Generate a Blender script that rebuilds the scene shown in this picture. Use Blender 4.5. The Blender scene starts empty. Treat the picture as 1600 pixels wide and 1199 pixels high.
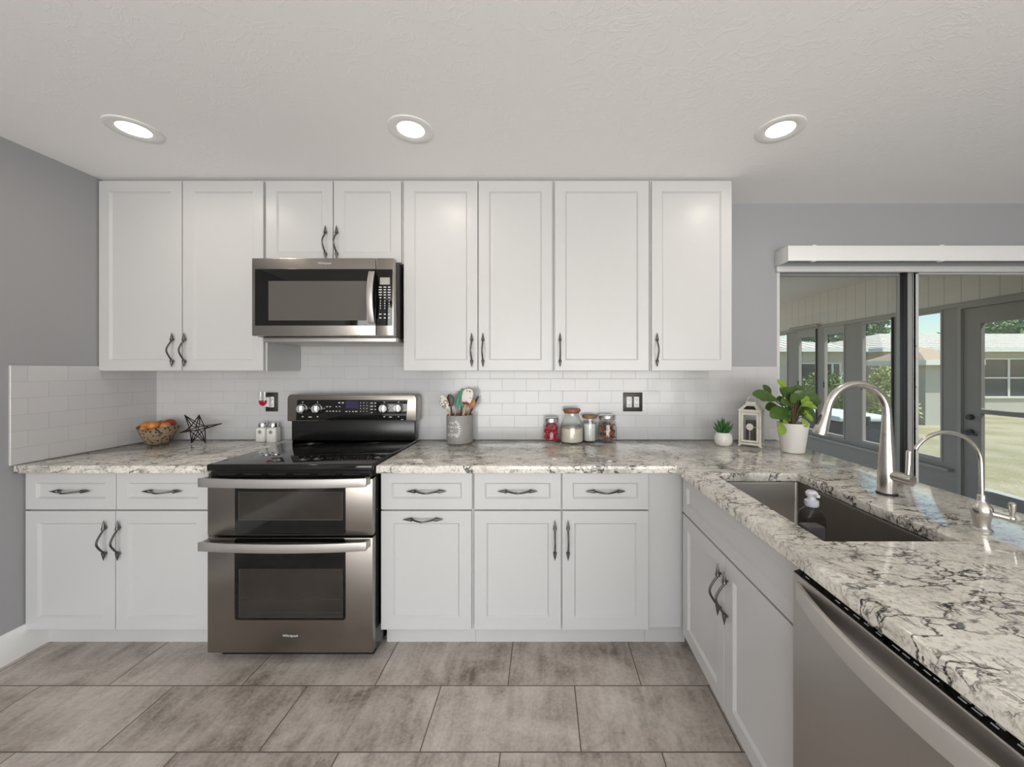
import bpy, bmesh, math, random
from mathutils import Vector, Matrix, Euler
random.seed(7)
R = math.radians
PI = math.pi
SC = bpy.context.scene
COL = SC.collection

# ------------------------------------------------------------------ camera
CAM_Y, CAM_Z, FPX = -2.467, 1.364, 597.0
cam = bpy.data.cameras.new('camera'); co = bpy.data.objects.new('camera', cam); COL.objects.link(co)
co.location = (0, CAM_Y, CAM_Z); co.rotation_euler = (R(90), 0, 0)
cam.sensor_fit = 'HORIZONTAL'; cam.sensor_width = 36.0
cam.lens = 36.0 * FPX / 1600.0
cam.shift_x = -50.0 / 1600.0
cam.shift_y = -21.5 / 1600.0
cam.clip_start = 0.05; cam.clip_end = 300
SC.camera = co

# ------------------------------------------------------------------ world, sun, added rear fill, exposure
w = bpy.data.worlds.new('world'); SC.world = w; w.use_nodes = True
wn = w.node_tree.nodes; wl = w.node_tree.links
sky = wn.new('ShaderNodeTexSky'); sky.sky_type = 'NISHITA'; sky.sun_disc = False
sky.sun_elevation = R(52); sky.sun_rotation = R(120); sky.air_density = 1.1; sky.dust_density = 0.6
wl.new(sky.outputs[0], wn['Background'].inputs[0]); wn['Background'].inputs[1].default_value = 0.20

sun = bpy.data.lights.new('sun', 'SUN'); so = bpy.data.objects.new('sun', sun); COL.objects.link(so)
sun.energy = 7.5; sun.angle = R(0.6); sun.color = (1.0, 0.95, 0.86)
so.rotation_euler = Vector((-0.62, 0.30, -0.95)).to_track_quat('-Z', 'Y').to_euler()   # shines from +X, a little from the kitchen side

def area(name, loc, rot, sx, sy, power, color=(1, 1, 1), shape='RECTANGLE', spread=180):
    l = bpy.data.lights.new(name, 'AREA'); o = bpy.data.objects.new(name, l); COL.objects.link(o)
    l.shape = shape; l.size = sx; l.size_y = sy; l.energy = power; l.color = color; l.spread = R(spread)
    o.location = loc; o.rotation_euler = rot
    return o
# added fill lamp behind the camera, tilted up to brighten room and ceiling
area('rear_fill', (0.5, -5.80, 1.02), (R(122), 0, 0), 5.0, 1.9, 218, (0.995, 0.99, 0.99))

SC.view_settings.view_transform = 'Standard'; SC.view_settings.look = 'None'
SC.view_settings.gamma = 1.0; SC.view_settings.use_curve_mapping = False
SC.view_settings.exposure = 0.0
SC.cycles.max_bounces = 10; SC.cycles.diffuse_bounces = 6; SC.cycles.transparent_max_bounces = 16
SC.cycles.caustics_reflective = False; SC.cycles.caustics_refractive = False
SC.cycles.sample_clamp_indirect = 4.0

# ------------------------------------------------------------------ materials
def rgb(h):                                    # '#rrggbb' display colour -> linear
    h = h.lstrip('#'); v = [int(h[i:i+2], 16) / 255 for i in (0, 2, 4)]
    return tuple(c / 12.92 if c <= .04045 else ((c + .055) / 1.055) ** 2.4 for c in v)

class NT:
    def __init__(s, name):
        s.m = bpy.data.materials.new(name); s.m.use_nodes = True
        s.t = s.m.node_tree; s.p = s.t.nodes['Principled BSDF']; s.out = s.t.nodes['Material Output']
    def n(s, kind, **kw):
        x = s.t.nodes.new(kind)
        for k, v in kw.items():
            if k.startswith('i_'):
                key = k[2:]; x.inputs[int(key) if key.isdigit() else key.replace('_', ' ')].default_value = v
            else: setattr(x, k, v)
        return x
    def l(s, a, b): s.t.links.new(a, b)
    def coord(s, scale=(1, 1, 1), loc=(0, 0, 0), rot=(0, 0, 0)):
        c = s.n('ShaderNodeTexCoord'); mp = s.n('ShaderNodeMapping')
        mp.inputs['Scale'].default_value = scale; mp.inputs['Location'].default_value = loc; mp.inputs['Rotation'].default_value = rot
        s.l(c.outputs['Object'], mp.inputs[0]); return mp.outputs[0]
    def noise(s, vec, scale, detail=3, rough=.5, dist=0):
        x = s.n('ShaderNodeTexNoise'); x.inputs['Scale'].default_value = scale; x.inputs['Detail'].default_value = detail
        x.inputs['Roughness'].default_value = rough; x.inputs['Distortion'].default_value = dist
        s.l(vec, x.inputs['Vector']); return x.outputs[0]
    def ramp(s, fac, stops):
        x = s.n('ShaderNodeValToRGB'); e = x.color_ramp.elements
        while len(e) < len(stops): e.new(0.5)
        for k, (p, c) in enumerate(stops):
            e[k].position = p; e[k].color = (c, c, c, 1) if isinstance(c, (int, float)) else (*c[:3], 1)
        s.l(fac, x.inputs[0]); return x.outputs[0]
    def mix(s, fac, a, b, mode='MIX'):
        x = s.n('ShaderNodeMix', data_type='RGBA', blend_type=mode)
        for sock, v in ((x.inputs[0], fac), (x.inputs[6], a), (x.inputs[7], b)):
            if hasattr(v, 'is_linked'): s.l(v, sock)
            elif isinstance(v, (int, float)): sock.default_value = v
            else: sock.default_value = (*v[:3], 1)
        return x.outputs[2]
    def math(s, op, a, b=0.0):
        x = s.n('ShaderNodeMath', operation=op)
        for sock, v in ((x.inputs[0], a), (x.inputs[1], b)):
            if hasattr(v, 'is_linked'): s.l(v, sock)
            else: sock.default_value = v
        return x.outputs[0]
    def bump(s, h, strength=.2, dist=.01):
        b = s.n('ShaderNodeBump'); b.inputs['Strength'].default_value = strength; b.inputs['Distance'].default_value = dist
        s.l(h, b.inputs['Height']); s.l(b.outputs[0], s.p.inputs['Normal'])
    def set(s, color=None, rough=None, metal=None, **kw):
        for k, v in dict(Base_Color=color, Roughness=rough, Metallic=metal, **kw).items():
            if v is None: continue
            sock = s.p.inputs[k.replace('_', ' ')]
            if hasattr(v, 'is_linked'): s.l(v, sock)
            elif isinstance(v, (tuple, list)): sock.default_value = (*v[:3], 1)
            else: sock.default_value = v

def plain(name, color, rough=.5, metal=0., var=.06, scale=30, bump=0., bscale=120, **kw):
    if isinstance(color, str): color = rgb(color)
    t = NT(name); v = t.coord()
    n = t.noise(v, scale, 4)
    t.set(t.mix(n, tuple(c * (1 - var) for c in color), tuple(min(1, c * (1 + var)) for c in color)), rough, metal, **kw)
    if bump: t.bump(t.noise(v, bscale, 3), bump, .002)
    return t.m

M = {}
M['cab'] = plain('white_cabinet_paint', (.56, .56, .558), .33, var=.01, bump=.02, bscale=300)
M['ceil'] = None
M['white'] = plain('white_plastic', (.80, .80, .80), .35, var=.02)
M['trim'] = plain('white_trim_paint', (.78, .78, .77), .4, var=.02)
M['black'] = plain('black_enamel', (.006, .006, .006), .25, var=.1)
M['blackplastic'] = plain('black_plastic', (.012, .012, .012), .45, var=.1)
M['blackglass'] = plain('black_oven_glass', (.004, .004, .004), .05, var=.1)
M['ovenwin'] = plain('smoked_oven_window', (.030, .026, .021), .07, var=.35, scale=9)
M['mwwin'] = plain('perforated_microwave_window', (.10, .092, .083), .14, var=.1, scale=300)
M['pewter'] = plain('dark_pewter', (.15, .142, .135), .34, 1.0, var=.25, scale=90)
M['chrome'] = plain('brushed_nickel', (.62, .59, .55), .24, 1.0, var=.05)
M['silver'] = plain('polished_silver', (.75, .75, .76), .2, 1.0, var=.04)
M['steelhandle'] = plain('satin_steel', (.56, .54, .52), .46, 1.0, var=.04)
M['dwhandle'] = plain('pale_satin_steel', (.60, .575, .55), .62, .85, var=.04)
M['alu'] = plain('white_aluminium', (.60, .60, .59), .45, var=.04)
M['alugrey'] = plain('grey_aluminium', (.30, .30, .30), .45, var=.05)
M['lettering'] = plain('pale_lettering', (.62, .62, .62), .5, var=.05)
M['darkletter'] = plain('dark_lettering', (.04, .04, .045), .5, var=.05)
M['lcd'] = plain('grey_lcd', (.38, .37, .35), .3, var=.05)
M['woodlight'] = plain('light_wood', (.50, .33, .20), .5, var=.25, scale=60)
M['woodred'] = plain('reddish_wood_lid', (.27, .10, .055), .5, var=.25, scale=70)
M['woodbrown'] = plain('brown_wood_lid', (.25, .13, .06), .5, var=.25, scale=70)
M['wooddark'] = plain('dark_brown_wood', (.035, .012, .010), .4, var=.25, scale=70)
M['woodorange'] = plain('honey_wood', (.36, .14, .035), .45, var=.25, scale=60)
M['green'] = plain('green_silicone', (.085, .27, .19), .45, var=.06)
M['crock'] = plain('grey_stoneware', (.30, .29, .275), .55, var=.08, bump=.1)
M['flour'] = plain('cream_flour', (.72, .66, .54), .9, var=.05, bump=.3, bscale=80)
M['sugar'] = plain('white_sugar', (.85, .85, .83), .9, var=.03, bump=.3, bscale=200)
M['redcandy'] = plain('red_wrapped_candy', (.42, .012, .035), .3, var=.7, scale=55, bump=.6, bscale=60)
M['spice'] = plain('orange_brown_bark', (.34, .11, .03), .6, var=.5, scale=60, bump=.4)
M['spicedark'] = plain('dark_brown_bark', (.08, .025, .012), .6, var=.5, scale=60)
M['ceramic'] = plain('white_ceramic', (.78, .77, .74), .25, var=.03)
M['potwhite'] = plain('matte_white_pot', (.72, .70, .66), .5, var=.02)
M['leaf'] = plain('jade_leaf', (.060, .115, .024), .34, var=.55, scale=14)
M['leafbright'] = plain('young_jade_leaf', (.22, .33, .040), .38, var=.35, scale=16)
M['succ'] = plain('succulent_leaf', (.035, .13, .035), .45, var=.4, scale=30)
M['stem'] = plain('brown_stem', (.12, .075, .045), .7, var=.3)
M['soil'] = plain('dark_soil', (.03, .02, .014), .95, var=.5, bump=.6)
M['lantern'] = plain('worn_cream_metal', (.64, .61, .54), .55, var=.16, scale=45)
M['candle'] = plain('dark_twig_candle', (.035, .025, .02), .7, var=.6, scale=60, bump=.6)
M['wire'] = plain('dark_bronze_rod', (.022, .017, .014), .4, .4, var=.3)
M['fruit'] = plain('orange_fruit_skin', (.52, .20, .045), .4, var=.35, scale=18, bump=.1)
M['fruitred'] = plain('red_fruit_skin', (.30, .035, .02), .35, var=.5, scale=18)
M['redliquid'] = plain('red_oil', (.45, .006, .02), .1, var=.1)
M['outletplate'] = plain('dark_pewter_plate', (.055, .05, .045), .4, .6, var=.5, scale=50)
M['clearbottle'] = None
M['pumpwhite'] = plain('pale_lilac_pump', (.62, .62, .68), .35, var=.03)
M['gasket'] = plain('dark_gap', (.01, .01, .01), .8, var=.1)
M['screen'] = plain('blue_black_display', (.012, .008, .03), .12, var=.1, Emission_Color=(.12, .06, .35), Emission_Strength=.10)
M['concrete'] = plain('grey_concrete', (.42, .42, .41), .9, var=.15, scale=6, bump=.2)
M['lanaigrey'] = plain('grey_lanai_paint', (.30, .275, .265), .55, var=.08)
M['lanaiframe'] = plain('bronze_grey_frame', (.35, .325, .31), .5, var=.06)
M['lanaiceil'] = plain('cream_lanai_ceiling', (.78, .73, .70), .7, var=.03)
M['housewall'] = plain('beige_stucco', (.52, .50, .45), .9, var=.08, scale=5, bump=.3)
M['housewhite'] = plain('white_house_trim', (.75, .75, .73), .6, var=.04)
M['shedwall'] = plain('pale_grey_siding', (.50, .49, .46), .8, var=.06)
M['darkpane'] = plain('dark_window_pane', (.045, .055, .075), .08, var=.3, scale=3)
M['bush'] = plain('garden_leaf', (.13, .21, .055), .6, var=.6, scale=2.5)
M['bushpale'] = plain('pale_variegated_leaf', (.42, .46, .22), .6, var=.5, scale=4)
M['treeleaf'] = plain('dark_tree_leaf', (.045, .095, .030), .6, var=.6, scale=1.2)
M['bark'] = plain('tree_bark', (.09, .065, .045), .9, var=.4, scale=12)
M['tub'] = plain('navy_tub_panel', (.012, .016, .035), .5, var=.2)
M['tubcover'] = plain('pale_blue_tub_cover', (.62, .70, .82), .5, var=.05)

def glass(name, tint=(1, 1, 1), ior=1.45, rough=.0, gain=1.0):
    t = NT(name); tr = t.n('ShaderNodeBsdfTransparent'); gl = t.n('ShaderNodeBsdfGlossy'); fr = t.n('ShaderNodeLayerWeight'); mx = t.n('ShaderNodeMixShader')
    tr.inputs[0].default_value = (*tint, 1); gl.inputs['Roughness'].default_value = rough; fr.inputs[0].default_value = .5
    f0 = ((ior - 1) / (ior + 1)) ** 2
    f = t.math('MULTIPLY', t.math('ADD', f0, t.math('MULTIPLY', t.math('POWER', fr.outputs['Facing'], 5.0), 1 - f0)), gain)
    t.l(f, mx.inputs[0]); t.l(tr.outputs[0], mx.inputs[1]); t.l(gl.outputs[0], mx.inputs[2]); t.l(mx.outputs[0], t.out.inputs[0])
    return t.m
M['glass'] = glass('window_glass', (.93, .95, .94), 1.5, 0, .8)
M['jarglass'] = glass('clear_jar_glass', (.972, .978, .976), 1.5, .02)
M['bottleglass'] = glass('tinted_clear_bottle', (.74, .73, .75), 1.5, .03)

def brushed(name, color, rough, axis=0, var=.10):
    t = NT(name); sc = [1.2, 1.2, 1.2]
    for k in range(3):
        if k != axis: sc[k] = 260
    v = t.coord(tuple(sc)); n = t.noise(v, 1.0, 3, .6)
    big = t.noise(t.coord(), 4, 3)
    c = t.mix(t.mix(.5, n, big), tuple(x * (1 - var) for x in color), tuple(x * (1 + var) for x in color))
    t.set(c, rough, 1.0); t.bump(n, .04, .001)
    return t.m
M['steel'] = brushed('brushed_black_stainless', (.30, .275, .25), .30, 0)
M['mwsteel'] = brushed('brushed_stainless', (.40, .37, .34), .27, 0)
M['dwsteel'] = brushed('brushed_dishwasher_steel', (.44, .415, .39), .42, 1)
M['sinksteel'] = brushed('brushed_sink_steel', (.25, .232, .21), .36, 1)

def ceiling_mat():
    t = NT('textured_ceiling_paint'); v = t.coord()
    n = t.noise(v, 9, 5, .55, 1.2); n2 = t.noise(v, 55, 3)
    h = t.ramp(n, [(.50, 0), (.535, 1), (.57, .2)])
    t.set((.86, .855, .85), .75)
    t.bump(t.math('ADD', h, t.math('MULTIPLY', n2, .35)), .13, .004)
    return t.m
M['ceil'] = ceiling_mat()

def wall_mat(name, c):
    t = NT(name); v = t.coord(); n = t.noise(v, 160, 3)
    t.set(t.mix(t.noise(v, 2, 2), tuple(x * .985 for x in c), tuple(x * 1.015 for x in c)), .6)
    t.bump(n, .12, .002); return t.m
M['wall'] = wall_mat('grey_wall_paint', (.335, .337, .35))
M['wallleft'] = M['wall']

def tile_mat(name, along):                       # 3x6 white subway tile, along: 0 = X, 1 = Y
    t = NT(name); tc = t.n('ShaderNodeTexCoord'); sp = t.n('ShaderNodeSeparateXYZ'); cb = t.n('ShaderNodeCombineXYZ')
    t.l(tc.outputs['Object'], sp.inputs[0])
    t.l(t.math('ADD', sp.outputs[along], .347 + 7.8 if along == 0 else 7.8), cb.inputs[0])
    t.l(t.math('SUBTRACT', sp.outputs[2], .914 - .785), cb.inputs[1])
    b = t.n('ShaderNodeTexBrick'); b.offset = .5; b.offset_frequency = 2; b.squash = 1
    b.inputs['Color1'].default_value = (.56, .556, .562, 1); b.inputs['Color2'].default_value = (.535, .531, .538, 1)
    b.inputs['Mortar'].default_value = (.40, .395, .395, 1)
    b.inputs['Scale'].default_value = 1; b.inputs['Mortar Size'].default_value = .0011; b.inputs['Mortar Smooth'].default_value = .3
    b.inputs['Brick Width'].default_value = .156; b.inputs['Row Height'].default_value = .0785; b.inputs['Bias'].default_value = 0
    t.l(cb.outputs[0], b.inputs['Vector'])
    t.set(b.outputs['Color'], t.math('ADD', t.math('MULTIPLY', b.outputs['Fac'], .4), .16))
    t.bump(t.math('ADD', t.math('MULTIPLY', b.outputs['Fac'], -1.0), t.math('MULTIPLY', t.noise(cb.outputs[0], 14, 2), .25)), .35, .002)
    return t.m
M['tile_back'] = tile_mat('white_subway_tile', 0)
M['tile_left'] = tile_mat('white_subway_tile_side', 1)

def floor_mat():
    t = NT('taupe_floor_tile'); tc = t.n('ShaderNodeTexCoord'); mp = t.n('ShaderNodeMapping'); t.l(tc.outputs['Object'], mp.inputs[0])
    L, W = .5755, .2865
    mp.inputs['Location'].default_value = (-.42 + 20 * L, .818 + 31 * W, 0)
    b = t.n('ShaderNodeTexBrick'); b.offset = .5; b.offset_frequency = 2; b.squash = 1
    b.inputs['Color1'].default_value = (0, 0, 0, 1); b.inputs['Color2'].default_value = (1, 1, 1, 1); b.inputs['Mortar'].default_value = (.5, .5, .5, 1)
    b.inputs['Scale'].default_value = 1; b.inputs['Mortar Size'].default_value = .0026; b.inputs['Mortar Smooth'].default_value = .2
    b.inputs['Brick Width'].default_value = L; b.inputs['Row Height'].default_value = W; b.inputs['Bias'].default_value = 0
    t.l(mp.outputs[0], b.inputs['Vector'])
    per = t.n('ShaderNodeSeparateColor'); t.l(b.outputs['Color'], per.inputs[0])
    # every tile samples the stain noise at its own offset
    off = t.n('ShaderNodeCombineXYZ'); t.l(t.math('MULTIPLY', per.outputs[0], 37.0), off.inputs[2])
    va = t.n('ShaderNodeVectorMath', operation='ADD'); t.l(tc.outputs['Object'], va.inputs[0]); t.l(off.outputs[0], va.inputs[1])
    cloud = t.noise(va.outputs[0], 4.2, 5, .62, .6)
    st = t.n('ShaderNodeMapping'); st.inputs['Scale'].default_value = (22, 3.0, 1); st.inputs['Rotation'].default_value = (0, 0, R(6)); t.l(va.outputs[0], st.inputs[0])
    streak = t.noise(st.outputs[0], 1.0, 4, .6, .4)
    fine = t.noise(va.outputs[0], 75, 4, .65)
    f = t.math('ADD', t.math('MULTIPLY', cloud, .62), t.math('ADD', t.math('MULTIPLY', streak, .30), t.math('MULTIPLY', t.math('SUBTRACT', fine, .19), .28)))
    f = t.math('ADD', f, t.math('MULTIPLY', t.math('SUBTRACT', per.outputs[0], .5), .07))
    c = t.ramp(f, [(.37, (.16, .130, .108)), (.49, (.36, .312, .272)), (.60, (.50, .447, .402)), (.72, (.62, .57, .52))])
    c = t.mix(b.outputs['Fac'], c, (.12, .10, .085))
    t.set(c, .42, Specular_IOR_Level=.35)
    t.bump(t.math('ADD', t.math('MULTIPLY', b.outputs['Fac'], -1.0), t.math('MULTIPLY', fine, .3)), .35, .003)
    return t.m
M['floor'] = floor_mat()

def granite():
    t = NT('white_granite')
    v = t.coord(); vs = t.coord((1.0, 1.55, 1.3), rot=(0, 0, R(32)))
    cloud = t.noise(v, 5, 5, .6, .6)
    base = t.ramp(cloud, [(.36, (.47, .45, .41)), (.46, (.74, .70, .62)), (.56, (.83, .795, .72)), (.68, (.70, .68, .64))])
    grain = t.noise(v, 90, 3, .7)
    base = t.mix(t.math('MULTIPLY', t.ramp(grain, [(.50, 0), (.62, 1)]), .45), base, (.33, .30, .27))
    # dark veins: warped voronoi cracks and level lines of a noise, broken into patches
    def warp(vec, amt, sc):
        nz = t.n('ShaderNodeTexNoise'); nz.inputs['Scale'].default_value = sc; nz.inputs['Detail'].default_value = 5; nz.inputs['Roughness'].default_value = .62; t.l(vec, nz.inputs['Vector'])
        a = t.n('ShaderNodeVectorMath', operation='SUBTRACT'); t.l(nz.outputs['Color'], a.inputs[0]); a.inputs[1].default_value = (.5, .5, .5)
        b = t.n('ShaderNodeVectorMath', operation='SCALE'); t.l(a.outputs[0], b.inputs[0]); b.inputs['Scale'].default_value = amt
        c_ = t.n('ShaderNodeVectorMath', operation='ADD'); t.l(vec, c_.inputs[0]); t.l(b.outputs[0], c_.inputs[1]); return c_.outputs[0]
    def cracks(vec, scale, w0, w1):
        vo = t.n('ShaderNodeTexVoronoi', feature='DISTANCE_TO_EDGE'); vo.inputs['Scale'].default_value = scale; t.l(vec, vo.inputs['Vector'])
        return t.ramp(vo.outputs['Distance'], [(0, 1), (w0, .85), (w1, 0)])
    vd = t.coord((1.0, 2.3, 1.6), rot=(0, 0, R(28))); vd2 = t.coord((1.9, 1.0, 1.4), rot=(0, 0, R(40)))
    big = cracks(warp(vd, .35, 5), 4.6, .012, .036); pat = t.ramp(t.noise(v, 3.1, 4, .6), [(.43, 0), (.53, 1)])
    mid = cracks(warp(vd, .16, 11), 9.5, .016, .050); pat2 = t.ramp(t.noise(v, 6.5, 4, .62), [(.485, 0), (.58, 1)])
    sml = cracks(warp(vd2, .09, 18), 21, .03, .09); pat3 = t.ramp(t.noise(vd, 9, 4, .65), [(.51, 0), (.62, 1)])
    n3 = t.noise(t.coord((1, 2.0, 1), rot=(0, 0, R(-35))), 34, 4, .62, .5)
    speck = t.ramp(n3, [(.62, 0), (.68, 1)])
    halo = t.math('MULTIPLY', t.ramp(t.noise(vd, 6.5, 4, .6), [(.52, 0), (.70, 1)]), .34)
    c = t.mix(halo, base, (.36, .345, .325))
    c = t.mix(t.math('MULTIPLY', speck, .5), c, (.14, .12, .105))
    c = t.mix(t.math('MULTIPLY', t.math('MULTIPLY', sml, pat3), .75), c, (.05, .043, .040))
    c = t.mix(t.math('MULTIPLY', t.math('MULTIPLY', mid, pat2), .9), c, (.03, .026, .025))
    c = t.mix(t.math('MULTIPLY', big, pat), c, (.022, .020, .020))
    t.set(c, .07, Specular_IOR_Level=.55)
    return t.m
M['granite'] = granite()

def roof_mat():
    t = NT('white_barrel_roof_tile'); tc = t.n('ShaderNodeTexCoord'); sp = t.n('ShaderNodeSeparateXYZ'); t.l(tc.outputs['Object'], sp.inputs[0])
    wv = t.n('ShaderNodeTexWave', wave_type='BANDS', bands_direction='X'); wv.inputs['Scale'].default_value = .95
    t.l(tc.outputs['Object'], wv.inputs['Vector'])
    wy = t.n('ShaderNodeTexWave', wave_type='BANDS', bands_direction='Y', wave_profile='SAW'); wy.inputs['Scale'].default_value = .8
    t.l(tc.outputs['Object'], wy.inputs['Vector'])
    n = t.noise(tc.outputs['Object'], 3, 4)
    c = t.mix(n, (.52, .48, .42), (.72, .69, .64))
    edge = t.ramp(wy.outputs['Fac'], [(0, 1), (.22, 0)])
    c = t.mix(t.math('MULTIPLY', edge, .75), c, (.16, .12, .10))
    t.set(c, .85); t.bump(t.math('ADD', wv.outputs['Fac'], t.math('MULTIPLY', wy.outputs['Fac'], .6)), 1.0, .12)
    return t.m
M['roof'] = roof_mat()
M['shedroof'] = plain('tan_shingle_roof', (.40, .31, .24), .9, var=.3, scale=9, bump=.4, bscale=20)

def lawn_mat():
    t = NT('dry_lawn'); v = t.coord()
    a = t.noise(v, .9, 5, .6); b = t.noise(v, 22, 4, .7)
    c = t.mix(t.ramp(a, [(.38, 0), (.62, 1)]), (.37, .34, .20), (.56, .50, .38))
    c = t.mix(t.math('MULTIPLY', b, .6), c, (.24, .22, .13))
    t.set(c, .95); t.bump(b, .8, .04); return t.m
M['lawn'] = lawn_mat()

def bead_mat():
    t = NT('beadboard_paint'); tc = t.n('ShaderNodeTexCoord')
    wv = t.n('ShaderNodeTexWave', wave_type='BANDS', bands_direction='Y', wave_profile='SAW'); wv.inputs['Scale'].default_value = 2.1
    t.l(tc.outputs['Object'], wv.inputs['Vector'])
    e = t.ramp(wv.outputs['Fac'], [(0, 1), (.10, 0)])
    t.set(t.mix(t.math('MULTIPLY', e, .6), (.66, .62, .60), (.30, .28, .27)), .6); t.bump(wv.outputs['Fac'], .4, .01)
    return t.m
M['bead'] = bead_mat()

def speckle(name, base, spot, scale, thr):
    t = NT(name); v = t.coord(); vo = t.n('ShaderNodeTexVoronoi'); vo.inputs['Scale'].default_value = scale; t.l(v, vo.inputs['Vector'])
    f = t.ramp(vo.outputs['Distance'], [(thr, 1), (thr + .08, 0)])
    t.set(t.mix(f, base, spot), .6); t.bump(t.noise(v, 150, 3), .3, .003); return t.m
M['basket'] = speckle('spotted_woven_basket', (.27, .20, .13), (.025, .018, .013), 62, .30)
M['spoonspeck'] = speckle('speckled_cream_enamel', (.70, .66, .58), (.12, .10, .09), 75, .30)
M['floral'] = speckle('floral_print_silicone', (.78, .74, .68), (.50, .10, .16), 48, .26)

# ------------------------------------------------------------------ mesh helpers
class MB:
    def __init__(s): s.bm = bmesh.new()
    def add(s, t, mat=None):
        if mat is not None: bmesh.ops.transform(t, matrix=mat, verts=t.verts)
        me = bpy.data.meshes.new('tmp'); t.to_mesh(me); t.free(); s.bm.from_mesh(me); bpy.data.meshes.remove(me)
        return s
    def box(s, x0, x1, y0, y1, z0, z1, bev=0, seg=2, mat=None):
        t = bmesh.new(); bmesh.ops.create_cube(t, size=1)
        for v in t.verts: v.co = Vector(((x0 + x1) / 2 + v.co.x * (x1 - x0), (y0 + y1) / 2 + v.co.y * (y1 - y0), (z0 + z1) / 2 + v.co.z * (z1 - z0)))
        if bev: bmesh.ops.bevel(t, geom=t.edges[:], offset=bev, segments=seg, affect='EDGES', profile=.5)
        return s.add(t, mat)
    def lathe(s, prof, c=(0, 0, 0), seg=32, mat=None, cap=True, squash=None):
        t = bmesh.new(); rings = []
        for r, z in prof:
            if r < 1e-6: rings.append([t.verts.new((0, 0, z))])
            else: rings.append([t.verts.new((r * math.cos(2 * PI * k / seg), r * math.sin(2 * PI * k / seg), z)) for k in range(seg)])
        for a, b in zip(rings, rings[1:]):
            if len(a) == 1 and len(b) == 1: continue
            for k in range(seg):
                k2 = (k + 1) % seg
                if len(a) == 1: t.faces.new((a[0], b[k2], b[k]))
                elif len(b) == 1: t.faces.new((a[k], a[k2], b[0]))
                else: t.faces.new((a[k], a[k2], b[k2], b[k]))
        if cap:
            for g in (rings[0], rings[-1]):
                if len(g) > 1: t.faces.new(g)
        bmesh.ops.recalc_face_normals(t, faces=t.faces[:])
        m = Matrix.Translation(c)
        if squash: m = m @ Matrix.Diagonal((*squash, 1))
        if mat is not None: m = mat @ m
        return s.add(t, m)
    def tube(s, pts, rad, seg=12, mat=None, cap=True):
        pts = [Vector(p) for p in pts]; n = len(pts)
        rad = [rad] * n if isinstance(rad, (int, float)) else list(rad)
        t = bmesh.new(); rings = []; prev = None
        for i, p in enumerate(pts):
            d = (pts[min(i + 1, n - 1)] - pts[max(i - 1, 0)]).normalized()
            if prev is None:
                up = Vector((0, 0, 1)) if abs(d.z) < .9 else Vector((1, 0, 0)); a = d.cross(up).normalized()
            else: a = (prev - d * prev.dot(d)).normalized()
            prev = a; b = d.cross(a)
            rings.append([t.verts.new(p + (a * math.cos(2 * PI * k / seg) + b * math.sin(2 * PI * k / seg)) * rad[i]) for k in range(seg)])
        for a, b in zip(rings, rings[1:]):
            for k in range(seg): t.faces.new((a[k], a[(k + 1) % seg], b[(k + 1) % seg], b[k]))
        if cap: t.faces.new(rings[0]); t.faces.new(rings[-1])
        bmesh.ops.recalc_face_normals(t, faces=t.faces[:])
        return s.add(t, mat)
    def cyl(s, p0, p1, r0, r1=None, seg=20, mat=None): return s.tube([p0, p1], [r0, r0 if r1 is None else r1], seg, mat)
    def ball(s, c, r, sub=3, squash=(1, 1, 1), rot=None):
        t = bmesh.new(); bmesh.ops.create_icosphere(t, subdivisions=sub, radius=r)
        m = Matrix.Translation(c)
        if rot: m = m @ Euler(rot).to_matrix().to_4x4()
        return s.add(t, m @ Matrix.Diagonal((*squash, 1)))
    def slab(s, us, vs, holes, w0, w1, axes=(0, 1, 2), bev=0, seg=3, bev_top_only=False):
        t = bmesh.new(); V = {}
        def vert(i, j, k):
            if (i, j, k) not in V:
                p = [0, 0, 0]; p[axes[0]] = us[i]; p[axes[1]] = vs[j]; p[axes[2]] = (w0, w1)[k]; V[i, j, k] = t.verts.new(p)
            return V[i, j, k]
        nu, nv = len(us) - 1, len(vs) - 1
        full = lambda i, j: 0 <= i < nu and 0 <= j < nv and (i, j) not in holes
        for i in range(nu):
            for j in range(nv):
                if not full(i, j): continue
                for k in (0, 1): t.faces.new((vert(i, j, k), vert(i + 1, j, k), vert(i + 1, j + 1, k), vert(i, j + 1, k)))
                for (di, dj, a, b) in ((-1, 0, (i, j), (i, j + 1)), (1, 0, (i + 1, j), (i + 1, j + 1)), (0, -1, (i, j), (i + 1, j)), (0, 1, (i, j + 1), (i + 1, j + 1))):
                    if not full(i + di, j + dj): t.faces.new((vert(*a, 0), vert(*b, 0), vert(*b, 1), vert(*a, 1)))
        bmesh.ops.recalc_face_normals(t, faces=t.faces[:])
        if bev:
            es = [e for e in t.edges if len(e.link_faces) == 2 and e.calc_face_angle() > 1 and (not bev_top_only or all(abs(v.co[axes[2]] - w1) < 1e-6 for v in e.verts))]
            bmesh.ops.bevel(t, geom=es, offset=bev, segments=seg, affect='EDGES', profile=.5)
        return s.add(t)
    def prism(s, poly, y0, y1, axes=(0, 2, 1), bev=0, mat=None):          # polygon in (axes0, axes1) extruded along axes2
        t = bmesh.new()
        def P(u, v, w_):
            p = [0, 0, 0]; p[axes[0]] = u; p[axes[1]] = v; p[axes[2]] = w_; return t.verts.new(p)
        a = [P(u, v, y0) for u, v in poly]; b = [P(u, v, y1) for u, v in poly]; n = len(poly)
        t.faces.new(a); t.faces.new(b)
        for k in range(n): t.faces.new((a[k], a[(k + 1) % n], b[(k + 1) % n], b[k]))
        bmesh.ops.recalc_face_normals(t, faces=t.faces[:])
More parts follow.
